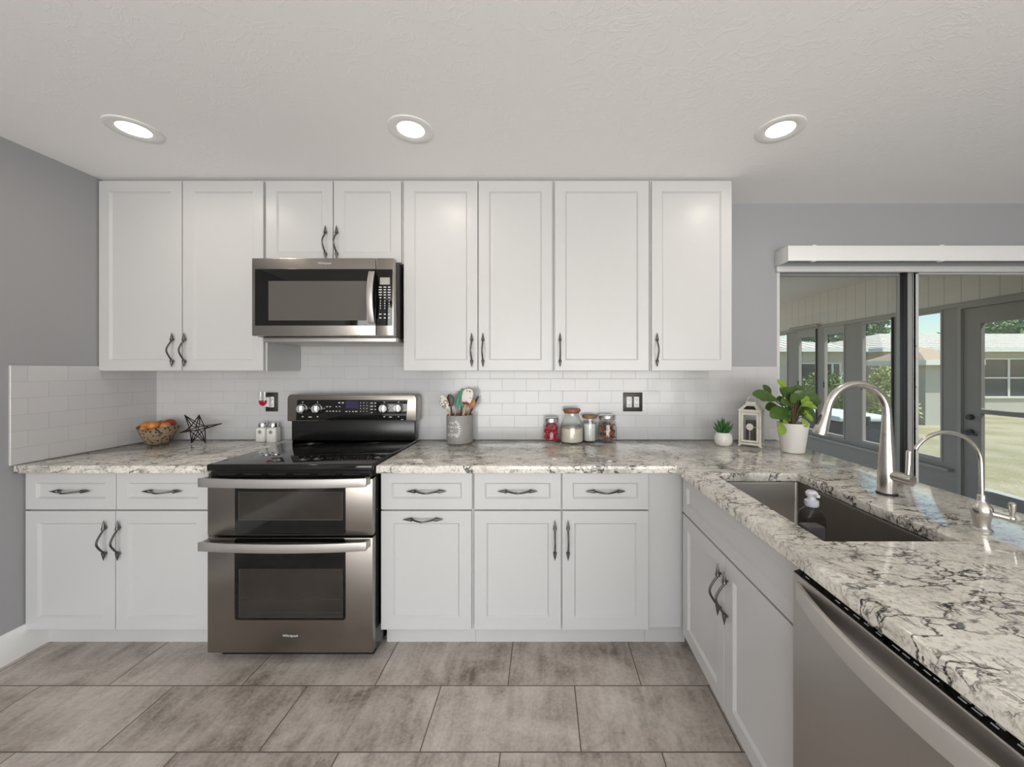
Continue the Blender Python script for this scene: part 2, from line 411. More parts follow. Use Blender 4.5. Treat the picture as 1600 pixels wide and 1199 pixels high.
        if bev:
            es = [e for e in t.edges if e.calc_face_angle() > .9]; bmesh.ops.bevel(t, geom=es, offset=bev, segments=2, affect='EDGES', profile=.5)
        return s.add(t, mat)
    def shaker(s, x0, x1, z0, z1, y0=-.02, y1=0., rail=.058, rec=.010):    # face looks towards -Y
        t = bmesh.new()
        def ring(i, y): return [t.verts.new((x, y, z)) for x, z in ((x0 + i, z0 + i), (x1 - i, z0 + i), (x1 - i, z1 - i), (x0 + i, z1 - i))]
        rs = [ring(0, y1), ring(0, y0 + .0015), ring(.0015, y0), ring(rail, y0), ring(rail + .0085, y0 + rec)]
        t.faces.new(rs[0]); t.faces.new(rs[-1])
        for a, b in zip(rs, rs[1:]):
            for k in range(4): t.faces.new((a[k], a[(k + 1) % 4], b[(k + 1) % 4], b[k]))
        bmesh.ops.recalc_face_normals(t, faces=t.faces[:])
        return s.add(t)
    def mesh(s, name, mat, smooth=35):
        me = bpy.data.meshes.new(name); s.bm.to_mesh(me); s.bm.free()
        if smooth: me.shade_smooth(); me.set_sharp_from_angle(angle=R(smooth))
        me.materials.append(M[mat] if isinstance(mat, str) else mat)
        return me
    def build(s, name, mat, parent=None, smooth=35):
        """one mesh object; coordinates are those of the parent's space"""
        o = bpy.data.objects.new(name, s.mesh(name, mat, smooth)); COL.objects.link(o)
        if parent is not None: o.parent = parent
        return o

def print_on(o, mb, mat):
    "printed marks become part of the surface that carries them (second material of the same mesh)"
    t = bmesh.new(); t.from_mesh(o.data); n = len(t.faces); me = mb.mesh('tmp', mat, 0); t.from_mesh(me); bpy.data.meshes.remove(me)
    t.faces.ensure_lookup_table(); k = len(o.data.materials)
    for f in t.faces[n:]: f.material_index = k
    t.to_mesh(o.data); t.free(); o.data.materials.append(M[mat]); return o
def tag(o, label=None, cat=None, group=None, kind=None):
    if label: o['label'] = label
    if cat: o['category'] = cat
    if group: o['group'] = group
    if kind: o['kind'] = kind
    return o
def thing(name, label, cat, loc=(0, 0, 0), rz=0, group=None):
    o = bpy.data.objects.new(name, None); COL.objects.link(o); o.empty_display_size = .05
    o.location = loc; o.rotation_euler = (0, 0, rz)
    return tag(o, label, cat, group)
def struct(name, mb, mat, smooth=35, label=None):
    return tag(mb.build(name, mat, None, smooth), label, None, None, 'structure')
def place(name, mesh, parent, loc, rot=(0, 0, 0)):
    o = bpy.data.objects.new(name, mesh); COL.objects.link(o); o.parent = parent; o.location = loc; o.rotation_euler = rot
    return o
def writing(name, body, size, mat, parent, loc, rot=(R(90), 0, 0), depth=.0004, sx=1.0):
    cu = bpy.data.curves.new('tmp', 'FONT'); cu.body = body; cu.size = size; cu.extrude = depth; cu.align_x = 'CENTER'; cu.align_y = 'CENTER'
    ob = bpy.data.objects.new('tmp', cu); COL.objects.link(ob)
    me = bpy.data.meshes.new_from_object(ob.evaluated_get(bpy.context.evaluated_depsgraph_get()))
    bpy.data.objects.remove(ob); me.materials.clear(); me.materials.append(M[mat])
    o = place(name, me, parent, loc, rot); o.scale = (sx, 1, 1); return o
def arc(p0, p1, n, f): return [f(k / (n - 1)) for k in range(n)]
def smooth_path(pts, n=8):                     # Catmull-Rom through the points
    P = [Vector(p) for p in pts]; P = [2 * P[0] - P[1]] + P + [2 * P[-1] - P[-2]]; out = []
    for i in range(1, len(P) - 2):
        for k in range(n):
            t = k / n; a, b, c, d = P[i-1:i+3]
            out.append(.5 * ((2 * b) + (c - a) * t + (2 * a - 5 * b + 4 * c - d) * t * t + (3 * b - a - 3 * c + d) * t ** 3))
    return out + [P[-2]]

# ------------------------------------------------------------------ room shell
H = 2.438
XL, XR, YB = -2.50, 5.20, -6.0
DX0, DX1, DZ = 1.504, 3.345, 2.03             # sliding door opening in the back wall
struct('floor', MB().box(XL - .15, XR + .15, YB - .15, .15, -.10, 0), 'floor', 0)
struct('ceiling', MB().box(XL - .15, XR + .15, YB - .15, .15, H, H + .2), 'ceil', 0)
struct('wall_back', MB().slab([XL - .15, DX0, DX1, XR + .15], [0, DZ, H], {(1, 0)}, 0, .15, (0, 2, 1)), 'wall', 0)
struct('wall_left', MB().box(XL - .15, XL, YB - .15, 0, 0, H), 'wall', 0)
struct('wall_right', MB().box(XR, XR + .15, YB - .15, 0, 0, H), 'wall', 0)
struct('wall_rear', MB().slab([XL, -2.1, 3.1, XR], [0, .05, 2.12, H], {(1, 1)}, YB - .15, YB, (0, 2, 1)), 'wall', 0)
mb = MB().prism([(XL, 0), (XL + .016, 0), (XL + .016, .125), (XL + .006, .14), (XL, .14)], YB, -.55, (0, 2, 1))
struct('baseboard_left', mb, 'trim')
# tiled backsplash
mb = MB().slab([XL + .01, -1.5655, -.79, 1.505], [.9145, 1.385, 1.66], {(0, 1), (2, 1)}, -.010, 0, (0, 2, 1))
struct('trim_1', mb, 'tile_back', 0)
struct('trim_2', MB().box(XL, XL + .010, -.684, 0, .9145, 1.385, .0015, 1), 'tile_left', 0)

# sliding glass door
def frame_rect(mb, x0, x1, z0, z1, y0, y1, w_):
    return mb.slab([x0, x0 + w_, x1 - w_, x1], [z0, z0 + w_, z1 - w_, z1], {(1, 1)}, y0, y1, (0, 2, 1), .003, 2)
d1 = struct('door_1', frame_rect(MB(), DX0, DX1, 0, DZ, .004, .145, .022), 'alu', 0)
lf = frame_rect(MB(), DX0 + .022, 2.385, .022, DZ - .022, .075, .105, .018)
tag(lf.build('sliding_panel', 'alugrey', d1), 'grey outer sliding panel')
MB().box(DX0 + .035, 2.37, .088, .093, .035, DZ - .035).build('pane', 'glass', d1, 0)
rf = frame_rect(MB(), 2.414, DX1 - .022, .022, DZ - .022, .030, .062, .018); rf.box(2.414, 2.450, .030, .062, .024, DZ - .024, .003)
tag(rf.build('sliding_panel', 'alu', d1), 'white inner sliding panel')
MB().box(2.445, DX1 - .035, .044, .049, .035, DZ - .035).build('pane', 'glass', d1, 0)
MB().box(2.384, 2.4135, .035, .066, .024, DZ - .024, .002).build('meeting_stile', 'alugrey', d1)
MB().box(2.366, 2.384, .040, .074, .024, DZ - .024, .002).build('weatherstrip', 'blackplastic', d1)
for z in (1.52, 1.25, .98): MB().cyl((2.432, .0295, z), (2.432, .027, z), .004, seg=10).build('screw', 'alugrey', d1)

# ------------------------------------------------------------------ ceiling lamps
def recessed(x, y, label):
    t = thing('recessed_light', label, 'ceiling light', (x, y, H), 0, 'recessed ceiling lights')
    MB().lathe([(.098, 0), (.098, -.004), (.094, -.006), (.062, -.004), (.058, -.002), (.058, 0)], seg=48, cap=False).build('trim_ring', 'trim', t)
    MB().lathe([(.058, -.0005), (.058, -.0022), (0, -.0030)], seg=40).build('lens', LAMP, t)
    a = area('lamp', (x, y, H - .009), (0, 0, 0), .11, .11, 1.5, (1.0, .91, .80), 'DISK', 170)
    return t
tl = NT('lit_lamp_lens'); tl.set((.9, .88, .8), .5, Emission_Color=(1.0, .88, .70), Emission_Strength=7.0)
tl.l(tl.mix(tl.noise(tl.coord(), 20, 2), (1, .86, .68), (1, .90, .74)), tl.p.inputs['Emission Color'])
LAMP = tl.m
recessed(-1.83, -.762, 'round lit recessed ceiling light nearest the grey left wall')
recessed(-.594, -.762, 'round lit recessed ceiling light in front of the cabinet above the microwave')
recessed(1.055, -.762, 'round lit recessed ceiling light beyond the right end of the wall cabinets')

# ------------------------------------------------------------------ cabinet hardware
def handle_mesh():
    mb = MB(); y = -.013
    def cone(zb, zt, r):                      # ringed spearhead from base zb to tip zt
        prof = [(0, 0), (r * .75, 0), (r, .003)]; n = 9; L = abs(zt - zb)
        for k in range(n):
            f = k / n; rr = r * (1 - f) ** .85; z = .004 + (L - .004) * f
            prof += [(rr, z), (rr * .86, z + (L - .004) / n * .75)]
        prof += [(.0015, L)]
        m = Matrix.Translation((0, y, zb)) @ (Matrix.Identity(4) if zt > zb else Matrix.Rotation(PI, 4, 'X'))
        mb.lathe(prof, (0, 0, 0), 14, m)
    cone(.050, .096, .0092); cone(-.056, -.096, .0092)
    pts = smooth_path([(0, y, .056), (0, y - .003, .047), (0, y - .017, .028), (0, y - .029, .003), (0, y - .027, -.016), (0, y - .012, -.042), (0, y - .003, -.053), (0, y, -.060)], 6)
    mb.tube(pts, .0042, 10)
    mb.cyl((0, 0, .060), (0, y, .060), .004, seg=10); mb.cyl((0, 0, -.066), (0, y, -.066), .004, seg=10)
    return mb.mesh('handle', 'pewter')
HANDLE = handle_mesh()
VERT, HORIZ = (0, 0, 0), (0, R(-90), 0)

def upper(label, x0, x1, z0, doors, handles):
    """doors: list of (x0,x1) ; handles: x of each pull or None; world coordinates, root at the cabinet's lower left front"""
    t = thing('upper_cabinet', label, 'cabinet', (x0, -.307, z0), 0, 'white wall cabinets')
    W_, top = x1 - x0, H - z0 - .004
    MB().box(0, W_, 0, .294, 0, top, .001, 1).build('body', 'cab', t, 0)
    for (a, b), hx in zip(doors, handles):
        d = MB().shaker(a - x0, b - x0, .002, top - .012).build('door', 'cab', t, 0)
        if hx is not None: place('handle', HANDLE, d, (hx - x0, -.02, .118 if z0 < 1.5 else .112), VERT)
    return t
ux = lambda p: (p - 850) / 279.0
UZ = 1.357
upper('tall two-door white wall cabinet in the corner left of the microwave', XL + .004, ux(413.5), UZ, [(XL + .006, ux(283.6)), (ux(285.2), ux(411.2))], [ux(271.5), ux(290.5)])
upper('short two-door white wall cabinet above the microwave', ux(414), ux(628.4), 1.962, [(ux(415.5), ux(519.6)), (ux(521.2), ux(626.8))], [ux(510), ux(527.5)])
upper('two-door white wall cabinet directly right of the microwave', ux(629), ux(864.6), UZ, [(ux(630.6), ux(746)), (ux(747.8), ux(862.6))], [ux(737.5), ux(755)])
upper('wide single-door white wall cabinet above the jars', ux(865), ux(1016), UZ, [(ux(867), ux(1013.6))], [ux(875)])
upper('narrow single-door white wall cabinet at the right end of the row', ux(1016.5), ux(1144.5), UZ, [(ux(1018.5), ux(1143.6))], [ux(1026)])

def base(label, loc, rz, W_, depth, drawers, doors, front_label=None, toe=True):
    """local: x along the front, -y outwards. drawers: (x0,x1,handle) ; doors: (x0,x1,handle kind, hx)"""
    t = thing('base_cabinet', label, 'cabinet', loc, rz, 'white base cabinets')
    MB().box(0, W_, 0, depth, .112, .8755, .001, 1).build('body', 'cab', t, 0)
    if toe: MB().box(0, W_, .058, .076, 0, .112).build('toe_kick', 'cab', t, 0)
    for (a, b, h) in drawers:
        d = MB().shaker(a, b, .692, .870, rail=.05).build('drawer' if h else 'false_drawer_front', 'cab', t, 0)
        if h: place('handle', HANDLE, d, ((a + b) / 2, -.02 + (.008 if h == 1 else 0), .780), HORIZ)
    for (a, b, kind, hx) in doors:
        d = MB().shaker(a, b, .113, .684).build('door' if kind == 'v' else 'pull_out_door', 'cab', t, 0)
        place('handle', HANDLE, d, (hx, -.02, .548 if kind == 'v' else .648), VERT if kind == 'v' else HORIZ)
    return t
BF = -.610
bx = lambda p: (p - 850) / 325.0
x0 = XL + .004
base('white two-drawer two-door base cabinet in the left corner beside the range', (x0, BF, 0), 0, -1.612 - x0, .597,
     [(.002, bx(181) - x0 - .002, 1), (bx(181) - x0 + .002, -1.614 - x0, 1)],
     [(.002, bx(180) - x0 - .002, 'v', bx(166.5) - x0), (bx(180) - x0 + .002, -1.614 - x0, 'v', bx(188) - x0)])
x0 = -.787
base('narrow white base cabinet with a pull-out front directly right of the range', (x0, BF, 0), 0, .445, .597,
     [(.003, bx(737.5) - x0, 1)], [(.003, bx(736.5) - x0, 'h', bx(662) - x0)])
x0 = -.341
base('white two-drawer two-door base cabinet below the jars', (x0, BF, 0), 0, .845, .597,
     [(bx(741) - x0, bx(876.5) - x0, 1), (bx(878.5) - x0, bx(1013.5) - x0, 1)],
     [(bx(741) - x0, bx(876.5) - x0, 'v', bx(867) - x0), (bx(878.5) - x0, bx(1013.5) - x0, 'v', bx(887.5) - x0)])
t = thing('filler_panel', 'plain white corner filler panel between the two cabinet runs', 'panel', (.505, BF, 0))
MB().box(0, .170, 0, .02, .112, .8755, .001, 1).build('panel', 'cab', t, 0)
MB().box(0, .20, .058, .076, 0, .112).build('toe_kick', 'cab', t, 0)
# peninsula sink cabinet, front looks to -X
t = base('white sink cabinet with a long false drawer front on the peninsula', (.677, -.655, 0), R(-90), .842, .60,
     [(.003, .839, 0)], [(.003, .419, 'v', .395), (.423, .839, 'v', .447)])
for o in t.children:                          # the body is open at the top where the bowl hangs
    if o.name.startswith('body'):
        me = MB().box(0, .842, 0, .02, .112, .8755).box(0, .018, .02, .60, .112, .8755).box(.824, .842, .02, .60, .112, .8755).box(.018, .824, .02, .60, .112, .13).mesh('body', 'cab', 0)
        o.data = me

# ------------------------------------------------------------------ countertops
CT0, CT1 = .8765, .914
mb = MB().slab([XL + .011, -1.568], [-.676, -.011], set(), CT0, CT1, bev=.005)
tag(mb.build('countertop', 'granite'), 'short speckled granite countertop left of the range', 'countertop', 'granite countertops')
xs = [-.789, .622, .738, 1.100, 1.500]; ys = [-2.14, -1.462, -.807, -.676, -.011]
mb = MB().slab(xs, ys, {(0, 0), (0, 1), (0, 2), (2, 1)}, CT0, CT1, bev=.005)
tag(mb.build('countertop', 'granite'), 'long L-shaped speckled granite countertop holding the sink', 'countertop', 'granite countertops')
# peninsula outer support wall panel under the bar side
tag(MB().box(1.285, 1.305, -2.12, -.03, 0, .8755).build('back_panel', 'cab'), 'white panel closing the dining side of the peninsula', 'panel')

# ------------------------------------------------------------------ sink
t = thing('kitchen_sink', 'undermount single-bowl stainless steel sink in the granite peninsula', 'sink', (.919, -1.1345, CT0))
def bowl(o, zt, zb, r=.022):                  # rounded-rectangle ring list
    return [(dx + (o if dx > 0 else -o) , dy) for dx, dy in ()]
def rrect(hx, hy, r, n=5):
    out = []
    for cx, cy, a0 in ((hx - r, hy - r, 0), (-hx + r, hy - r, 90), (-hx + r, -hy + r, 180), (hx - r, -hy + r, 270)):
        for k in range(n + 1):
            a = R(a0 + 90 * k / n); out.append((cx + r * math.cos(a), cy + r * math.sin(a)))
    return out
tb = bmesh.new(); rings = []
for hx, hy, r, z in ((.208, .358, .03, -.002), (.186, .333, .012, -.002), (.183, .330, .012, -.012), (.180, .326, .016, -.185), (.168, .314, .02, -.200), (.02, .02, .015, -.204)):
    rings.append([tb.verts.new((x, y, z)) for x, y in rrect(hx, hy, r)])
for a, b in zip(rings, rings[1:]):
    for k in range(len(a)): tb.faces.new((a[k], a[(k + 1) % len(a)], b[(k + 1) % len(a)], b[k]))
tb.faces.new(rings[-1]); bmesh.ops.recalc_face_normals(tb, faces=tb.faces[:])
for f in tb.faces: f.normal_flip()
MB().add(tb).build('basin', 'sinksteel', t, 50)
MB().lathe([(0, -.2025), (.035, -.2025), (.042, -.199), (.044, -.203), (.044, -.206)], (0, .0, 0), 28).build('drain', 'silver', t)

# soap bottle standing in the sink
t = thing('soap_bottle', 'clear pump soap bottle standing in the sink', 'bottle', (.905, -1.175, CT0 - .2005))
SB = .2005 - .8765 + .0                       # local z = world z - (CT0-.2)
mb = MB(); prof = []
tb = bmesh.new(); rings = []
for hx, hy, r, z in ((.033, .024, .012, 0), (.036, .027, .013, .006), (.036, .027, .013, .190), (.030, .024, .013, .212), (.018, .018, .017, .224), (.016, .016, .0155, .232)):
    rings.append([tb.verts.new((x, y, z)) for x, y in rrect(hx, hy, r)])
for a, b in zip(rings, rings[1:]):
    for k in range(len(a)): tb.faces.new((a[k], a[(k + 1) % len(a)], b[(k + 1) % len(a)], b[k]))
tb.faces.new(rings[0]); tb.faces.new(rings[-1]); bmesh.ops.recalc_face_normals(tb, faces=tb.faces[:])
mb.add(tb).build('bottle', 'bottleglass', t, 50)
M['soapliquid'] = plain('grey_soap', (.24, .225, .23), .2, var=.1)
MB().box(-.033, .033, -.0245, .0245, .006, .165, .008).build('soap', 'soapliquid', t)
MB().lathe([(.019, .228), (.021, .232), (.021, .246), (.013, .250), (.011, .260), (.017, .262), (.0185, .272), (.013, .279), (0, .280)], seg=24).box(-.006, .006, -.034, 0, .264, .274, .003).build('pump', 'pumpwhite', t)

# ------------------------------------------------------------------ faucets
t = thing('kitchen_faucet', 'tall brushed nickel pull-down faucet behind the sink', 'faucet', (1.240, -1.085, CT1))
MB().lathe([(0, 0), (.0315, 0), (.0315, .005), (.029, .008), (0, .008)], seg=36).build('base_ring', 'blackplastic', t)
MB().lathe([(.0275, .008), (.0275, .045), (.0270, .085), (.0235, .140), (.0195, .190), (.0180, .218)], seg=36).build('body', 'chrome', t)
pts = [(0, 0, .219), (0, 0, .26), (0, 0, .285)]
cx, rr, zc = -.108, .108, .290
for k in range(0, 17):
    a = R(0 + 165 * k / 16); pts.append((cx + rr * math.cos(a), 0, zc + rr * math.sin(a)))
pts.append((pts[-1][0] - .006, 0, pts[-1][2] - .024))
rad = [.0178, .0158, .0145] + [.0142 - .0008 * min(1, k / 8) for k in range(17)] + [.0145]
MB().tube(pts, rad, 24).build('spout', 'chrome', t)
e = Vector(pts[-1]); dv = (Vector(pts[-1]) - Vector(pts[-2])).normalized(); dv = Vector((-.30, 0, -.95)).normalized()
mb = MB().tube([e - dv * .004, e + dv * .004, e + dv * .045, e + dv * .074, e + dv * .082], [.0152, .0160, .0205, .0235, .0222], 26)
hd = mb.build('spray_head', 'chrome', t)
s = Vector((-.95, -.05, .30)).normalized()
MB().tube([e + dv * .012 + s * .015, e + dv * .03 + s * .0188, e + dv * .05 + s * .0212], [.005, .007, .005], 12).build('spray_button', 'blackplastic', hd)
# side lever
q = Vector((.28, -.96, 0)).normalized()
MB().tube([q * .012 + Vector((0, 0, .073)), q * .078 + Vector((0, 0, .069))], [.0185, .0192], 26).build('valve_arm', 'chrome', t)
lv = q * .063 + Vector((0, 0, .080))
MB().tube([lv, lv + Vector((.003, 0, .040)), lv + Vector((.005, 0, .088)), lv + Vector((.005, 0, .091))], [.0070, .0075, .0085, .0065], 18).build('lever', 'chrome', t)

t = thing('filter_faucet', 'slim brushed nickel drinking water faucet right of the tall faucet', 'faucet', (1.229, -1.394, CT1))
MB().lathe([(0, 0), (.0225, 0), (.0225, .003), (.0175, .008), (.0165, .020), (.0200, .040), (.0235, .055), (.0220, .066), (.0130, .078), (.0095, .084), (.0095, .096), (.0075, .100), (0, .100)], seg=32).build('body', 'chrome', t)
pts = [(0, 0, .095), (-.001, 0, .15), (-.002, 0, .185)]
for k in range(1, 15):
    a = R(152 * k / 14); pts.append((-.002 - .098 + .098 * math.cos(a), 0, .185 + .089 * math.sin(a)))
MB().tube(smooth_path(pts, 3), .0052, 16).build('spout', 'chrome', t)
mb = MB().tube([(.010, -.008, .050), (.026, -.022, .048), (.040, -.034, .045)], [.009, .0075, .0085], 18)
mb.ball((.041, -.035, .046), .0095, 2); mb.build('valve_arm', 'chrome', t)
MB().tube([(.042, -.036, .044), (.042, -.036, .056), (.042, -.036, .076), (.042, -.036, .086), (.042, -.036, .090)], [.005, .005, .0078, .0082, .0045], 16).build('lever', 'chrome', t)

# ------------------------------------------------------------------ dishwasher (front looks to -X)
t = thing('dishwasher', 'brushed steel dishwasher with a long bowed bar handle in the peninsula', 'dishwasher', (.677, -1.503, 0), R(-90))
MB().box(.006, .604, .0, .55, .02, .865).build('body', 'blackplastic', t, 0)
MB().box(.004, .606, .03, .05, 0.0, .02).build('toe_kick', 'blackplastic', t, 0)
d = MB().box(.003, .607, -.052, 0, .105, .858, .004, 3).build('door', 'dwsteel', t)
strip = MB().prism([(-.050, .8585), (-.005, .8725), (.0, .8725), (.0, .8585)], .004, .606, (1, 2, 0)).build('control_strip', 'blackglass', d, 0)
mb = MB(); n = 25; o_, i_ = [], []
for k in range(n):
    f = k / (n - 1); x = .022 + .566 * f; bow = math.sin(PI * f) ** .8
    o_.append((x, -.056 - .046 * bow)); i_.append((x, -.046 - .042 * bow))
mb.prism(o_ + i_[::-1], .800, .842, (0, 1, 2), .0015).build('handle', 'dwhandle', d)
rnd = random.Random(3); mb = MB(); tl_ = Matrix.Translation((0, -.0275, .8657)) @ Matrix.Rotation(math.atan2(.014, .045), 4, 'X')
def dash(x, y, L, hh=.0018): mb.box(x, x + L, y - hh / 2, y + hh / 2, 0, .0007, mat=tl_)
for gx, cnt in ((.035, 1), (.13, 1), (.155, 1), (.18, 1), (.205, 2), (.23, 2), (.265, 1), (.285, 1), (.305, 1), (.322, 1), (.34, 1), (.375, 3), (.395, 3), (.42, 3), (.45, 3), (.49, 2), (.53, 2), (.57, 2)):
    for k in range(cnt): dash(gx + rnd.uniform(0, .003), -.0145 + .005 * k, rnd.uniform(.008, .015))
print_on(strip, mb, 'lettering')

# ------------------------------------------------------------------ range
RX0, RX1, RF = -1.5615, -.795, -.695
RW = RX1 - RX0
t = thing('double_oven_range', 'stainless double oven range with a black glass cooktop', 'range', (RX0, RF, 0))
MB().box(.004, RW - .002, .040, .655, .028, .900, .002, 1).box(.02, RW - .02, .06, .62, 0, .03).build('body', 'black', t)
# cooktop
ck = MB().box(-.002, RW + .002, -.006, .610, .893, .926, .008, 3).build('cooktop', 'blackglass', t)
mb = MB()
for cx, cy, r in ((.20, .18, .115), (.57, .18, .10), (.20, .44, .08), (.57, .44, .095)):
    for q in (r, r * .62):
        mb.lathe([(q - .0012, .9262), (q + .0012, .9262), (q + .0012, .9259), (q - .0012, .9259), (q - .0012, .9262)], (cx, cy, 0), 56, cap=False)
M['ringgrey'] = plain('faint_burner_ring', (.022, .022, .022), .2, var=.2)
print_on(ck, mb, 'ringgrey')
vtr = MB().box(.012, RW - .012, .006, .05, .862, .893).build('vent_trim', 'black', t)
mb = MB()
for k in range(6): mb.box(.05 + k * .115, .05 + k * .115 + .08, .0045, .008, .874, .880)
print_on(vtr, mb, 'gasket')
def bowed(x0, x1, z0, z1, ye, ym, th):
    n = 25; o_, i_ = [], []
    for k in range(n):
        f = k / (n - 1); x = x0 + (x1 - x0) * f; b = 1 - (2 * f - 1) ** 2
        o_.append((x, ye + (ym - ye) * b)); i_.append((x, ye + (ym - ye) * b + th))
    return MB().prism(o_ + i_[::-1], z0, z1, (0, 1, 2), .002).box(x0, x0 + .02, ye + .004, 0, z0 + .004, z1 - .004, .002).box(x1 - .02, x1, ye + .004, 0, z0 + .004, z1 - .004, .002)
def oven_door(name, z0, z1, gx, gz0, gz1, wx, wz0, wz1, hz, lab):
    d = MB().box(0, RW, 0, .038, z0, z1, .003, 2).build(name, 'steel', t)
    poly = [(x, z) for x, z in rrect((gx[1] - gx[0]) / 2, (gz1 - gz0) / 2, .012)]
    cx, cz = (gx[0] + gx[1]) / 2, (gz0 + gz1) / 2
    MB().prism([(x + cx, z + cz) for x, z in poly], -.0025, .004, (0, 2, 1)).build('door_glass', 'blackglass', d)
    mb = MB().slab([wx[0], wx[0] + .004, wx[1] - .003, wx[1]], [wz0, wz0 + .004, wz1 - .0015, wz1], {(1, 1)}, -.0032, -.0022, (0, 2, 1))
    mb.build('window_border', 'steelhandle' if 0 else 'borderdim', d, 0)
    MB().box(wx[0] + .004, wx[1] - .003, -.0030, -.0022, wz0 + .004, wz1 - .0015).build('window', 'ovenwin', d, 0)
    mb = MB()
    bowed(.0 - .006, RW - .010, hz - .020, hz + .020, -.044, -.066, .011).build('handle', 'steelhandle', d)
    return d
M['borderdim'] = plain('dull_window_border', (.11, .10, .095), .35, .8, var=.2)
rz = lambda y, s=337.: 1.364 - (y - 578) / s
rxx = lambda p, s=337.: (p - 850) / s - RX0
oven_door('upper_oven_door', rz(837), .858, (rxx(367.5), rxx(540)), rz(836) + .002, .853, (rxx(373), rxx(536)), rz(813), rz(768.5), .852, 'upper')
dl = oven_door('lower_oven_door', .050, rz(841), (rxx(367), rxx(540)), rz(969), rz(841.5), (rxx(374), rxx(536)), rz(965), rz(889), .562, 'lower')
writing('logo', 'Whirlpool', .017, 'lettering', dl, (rxx(453.5), -.0006, rz(994)))
mb = MB()
for z in (.24, .30): mb.cyl((rxx(380), -.0034, z), (rxx(533), -.0034, z), .0008, seg=6)
mb.build('oven_rack', 'borderdim', dl)
# backguard
g = MB().box(.004, RW - .004, .585, .66, .926, 1.05, .004).build('backguard', 'black', t)
poly = [(.0 - .012, 1.048), (RW + .012, 1.048), (RW + .012, 1.188), (RW + .006, 1.204), (RW - .006, 1.212), (.006, 1.212), (-.006, 1.204), (-.012, 1.188)]
cp = MB().prism(poly, .568, .675, (0, 2, 1), .006).build('control_panel', 'steel', t)
px = lambda p: (p - 850) / 252.5 - RX0
pz = lambda y: 1.364 - (y - 578) / 252.5
cgl = MB().prism([(px(467), pz(656)), (px(637), pz(656)), (px(639), pz(624.5)), (px(469), pz(624.5))], .564, .570, (0, 2, 1), .001).build('control_glass', 'blackglass', cp)
MB().box(px(544), px(563.5), .5632, .5642, pz(637.5), pz(626)).build('display', 'screen', cp, 0)
for kx, ky in ((477.5, 638), (500.5, 638), (603.5, 637.5), (625.5, 637)):
    c = (px(kx), .564, pz(ky)); m = Matrix.Translation(c) @ Matrix.Rotation(R(90), 4, 'X')
    kb = MB().lathe([(0, 0), (.031, 0), (.031, .006), (.027, .010), (.026, .024), (.023, .027), (0, .027)], seg=32, mat=m).build('knob', 'silver', cp)
    MB().box(-.0065, .0065, -.022, .022, .027, .036, .003, mat=m).build('grip', 'silver', kb)
rnd = random.Random(5); mb = MB()
def leg(x0, y0, nx, ny, dx, dy, L, hh, pr=.9):
    for i in range(nx):
        for j in range(ny):
            if rnd.random() > pr: continue
            X, Z = px(x0 + i * dx), pz(y0 + j * dy); l = L * rnd.uniform(.6, 1.1)
            mb.box(X - l / 2, X + l / 2, .5633, .5642, Z - hh / 2, Z + hh / 2)
leg(515, 635, 5, 2, 4.9, 7, .010, .005); leg(534, 629, 2, 1, 5.5, 5, .012, .007, 1); leg(545, 642.5, 4, 1, 5, 5, .013, .005, 1)
leg(567, 629, 3, 4, 4.8, 4.4, .004, .006, 1); leg(584, 629.5, 2, 4, 5.6, 4.9, .014, .005)
for kx in (477.5, 500.5, 603.5, 625.5): leg(kx, 628.0, 1, 1, 1, 1, .008, .005, 1); leg(kx, 650.5, 1, 1, 1, 1, .009, .006, 1)
leg(489, 651, 1, 1, 1, 1, .018, .005, 1); leg(613, 651, 1, 1, 1, 1, .016, .005, 1); leg(631, 655, 1, 1, 1, 1, .02, .003, 1)
print_on(cgl, mb, 'lettering')

# ------------------------------------------------------------------ microwave
MS = 294.0; MF = 597 / MS + CAM_Y             # front plane
mx = lambda p: (p - 850) / MS; mz = lambda y: 1.364 - (y - 578) / MS
MX0, MX1 = -1.5535, -.800
t = thing('microwave', 'over-the-range stainless microwave with a black glass door', 'microwave', (MX0, MF, mz(525)))
ox, oz = -MX0, -mz(525); top = mz(403.3) - mz(525)
MB().box(.0, MX1 - MX0, .045, -MF - .013, -.002, top - .012, .002).build('body', 'black', t)
MB().box(.02, MX1 - MX0 - .006, .05, -MF - .015, -.030, -.002, .006).build('grease_filter', 'steelhandle', t)
XD = mx(587.2) + ox
d = MB().box(0, XD - .001, 0, .043, 0, top, .004, 2).build('door', 'mwsteel', t)
cpn = MB().box(XD + .001, MX1 - MX0, 0, .043, 0, top, .004, 2).build('control_panel', 'mwsteel', t)
MB().box(mx(398.5) + ox, XD - .001, -.002, .004, mz(509) + oz, mz(420.5) + oz, .0015).build('door_glass', 'blackglass', d)
MB().box(mx(420) + ox, mx(573) + ox, -.0027, -.0015, mz(501) + oz, mz(439.5) + oz).build('window', 'mwwin', d, 0)
kgl = MB().box(XD + .001, mx(613.4) + ox, -.002, .004, mz(509) + oz, mz(421) + oz, .0015).build('control_glass', 'blackglass', cpn)
MB().box(mx(594) + ox, mx(609.5) + ox, -.0028, -.0015, mz(445) + oz, mz(434) + oz).build('display', 'lcd', cpn, 0)
rnd = random.Random(9); mb = MB()
for j, yy in enumerate((449, 453, 457, 461, 465.5, 470.5, 474.3, 478.1, 482, 491.3, 497)):
    for i, xx in enumerate((594.6, 601.6, 608.4)):
        L = (.016 if j in (0, 1, 2, 3) else .010 if j == 4 else .005 if 5 <= j <= 8 else .012) * rnd.uniform(.75, 1.1)
        X, Z = mx(xx) + ox, mz(yy) + oz; hh = .006 if j > 8 else .0055 if j < 5 else .006
        mb.box(X - L / 2, X + L / 2, -.0028, -.0018, Z - hh / 2, Z + hh / 2)
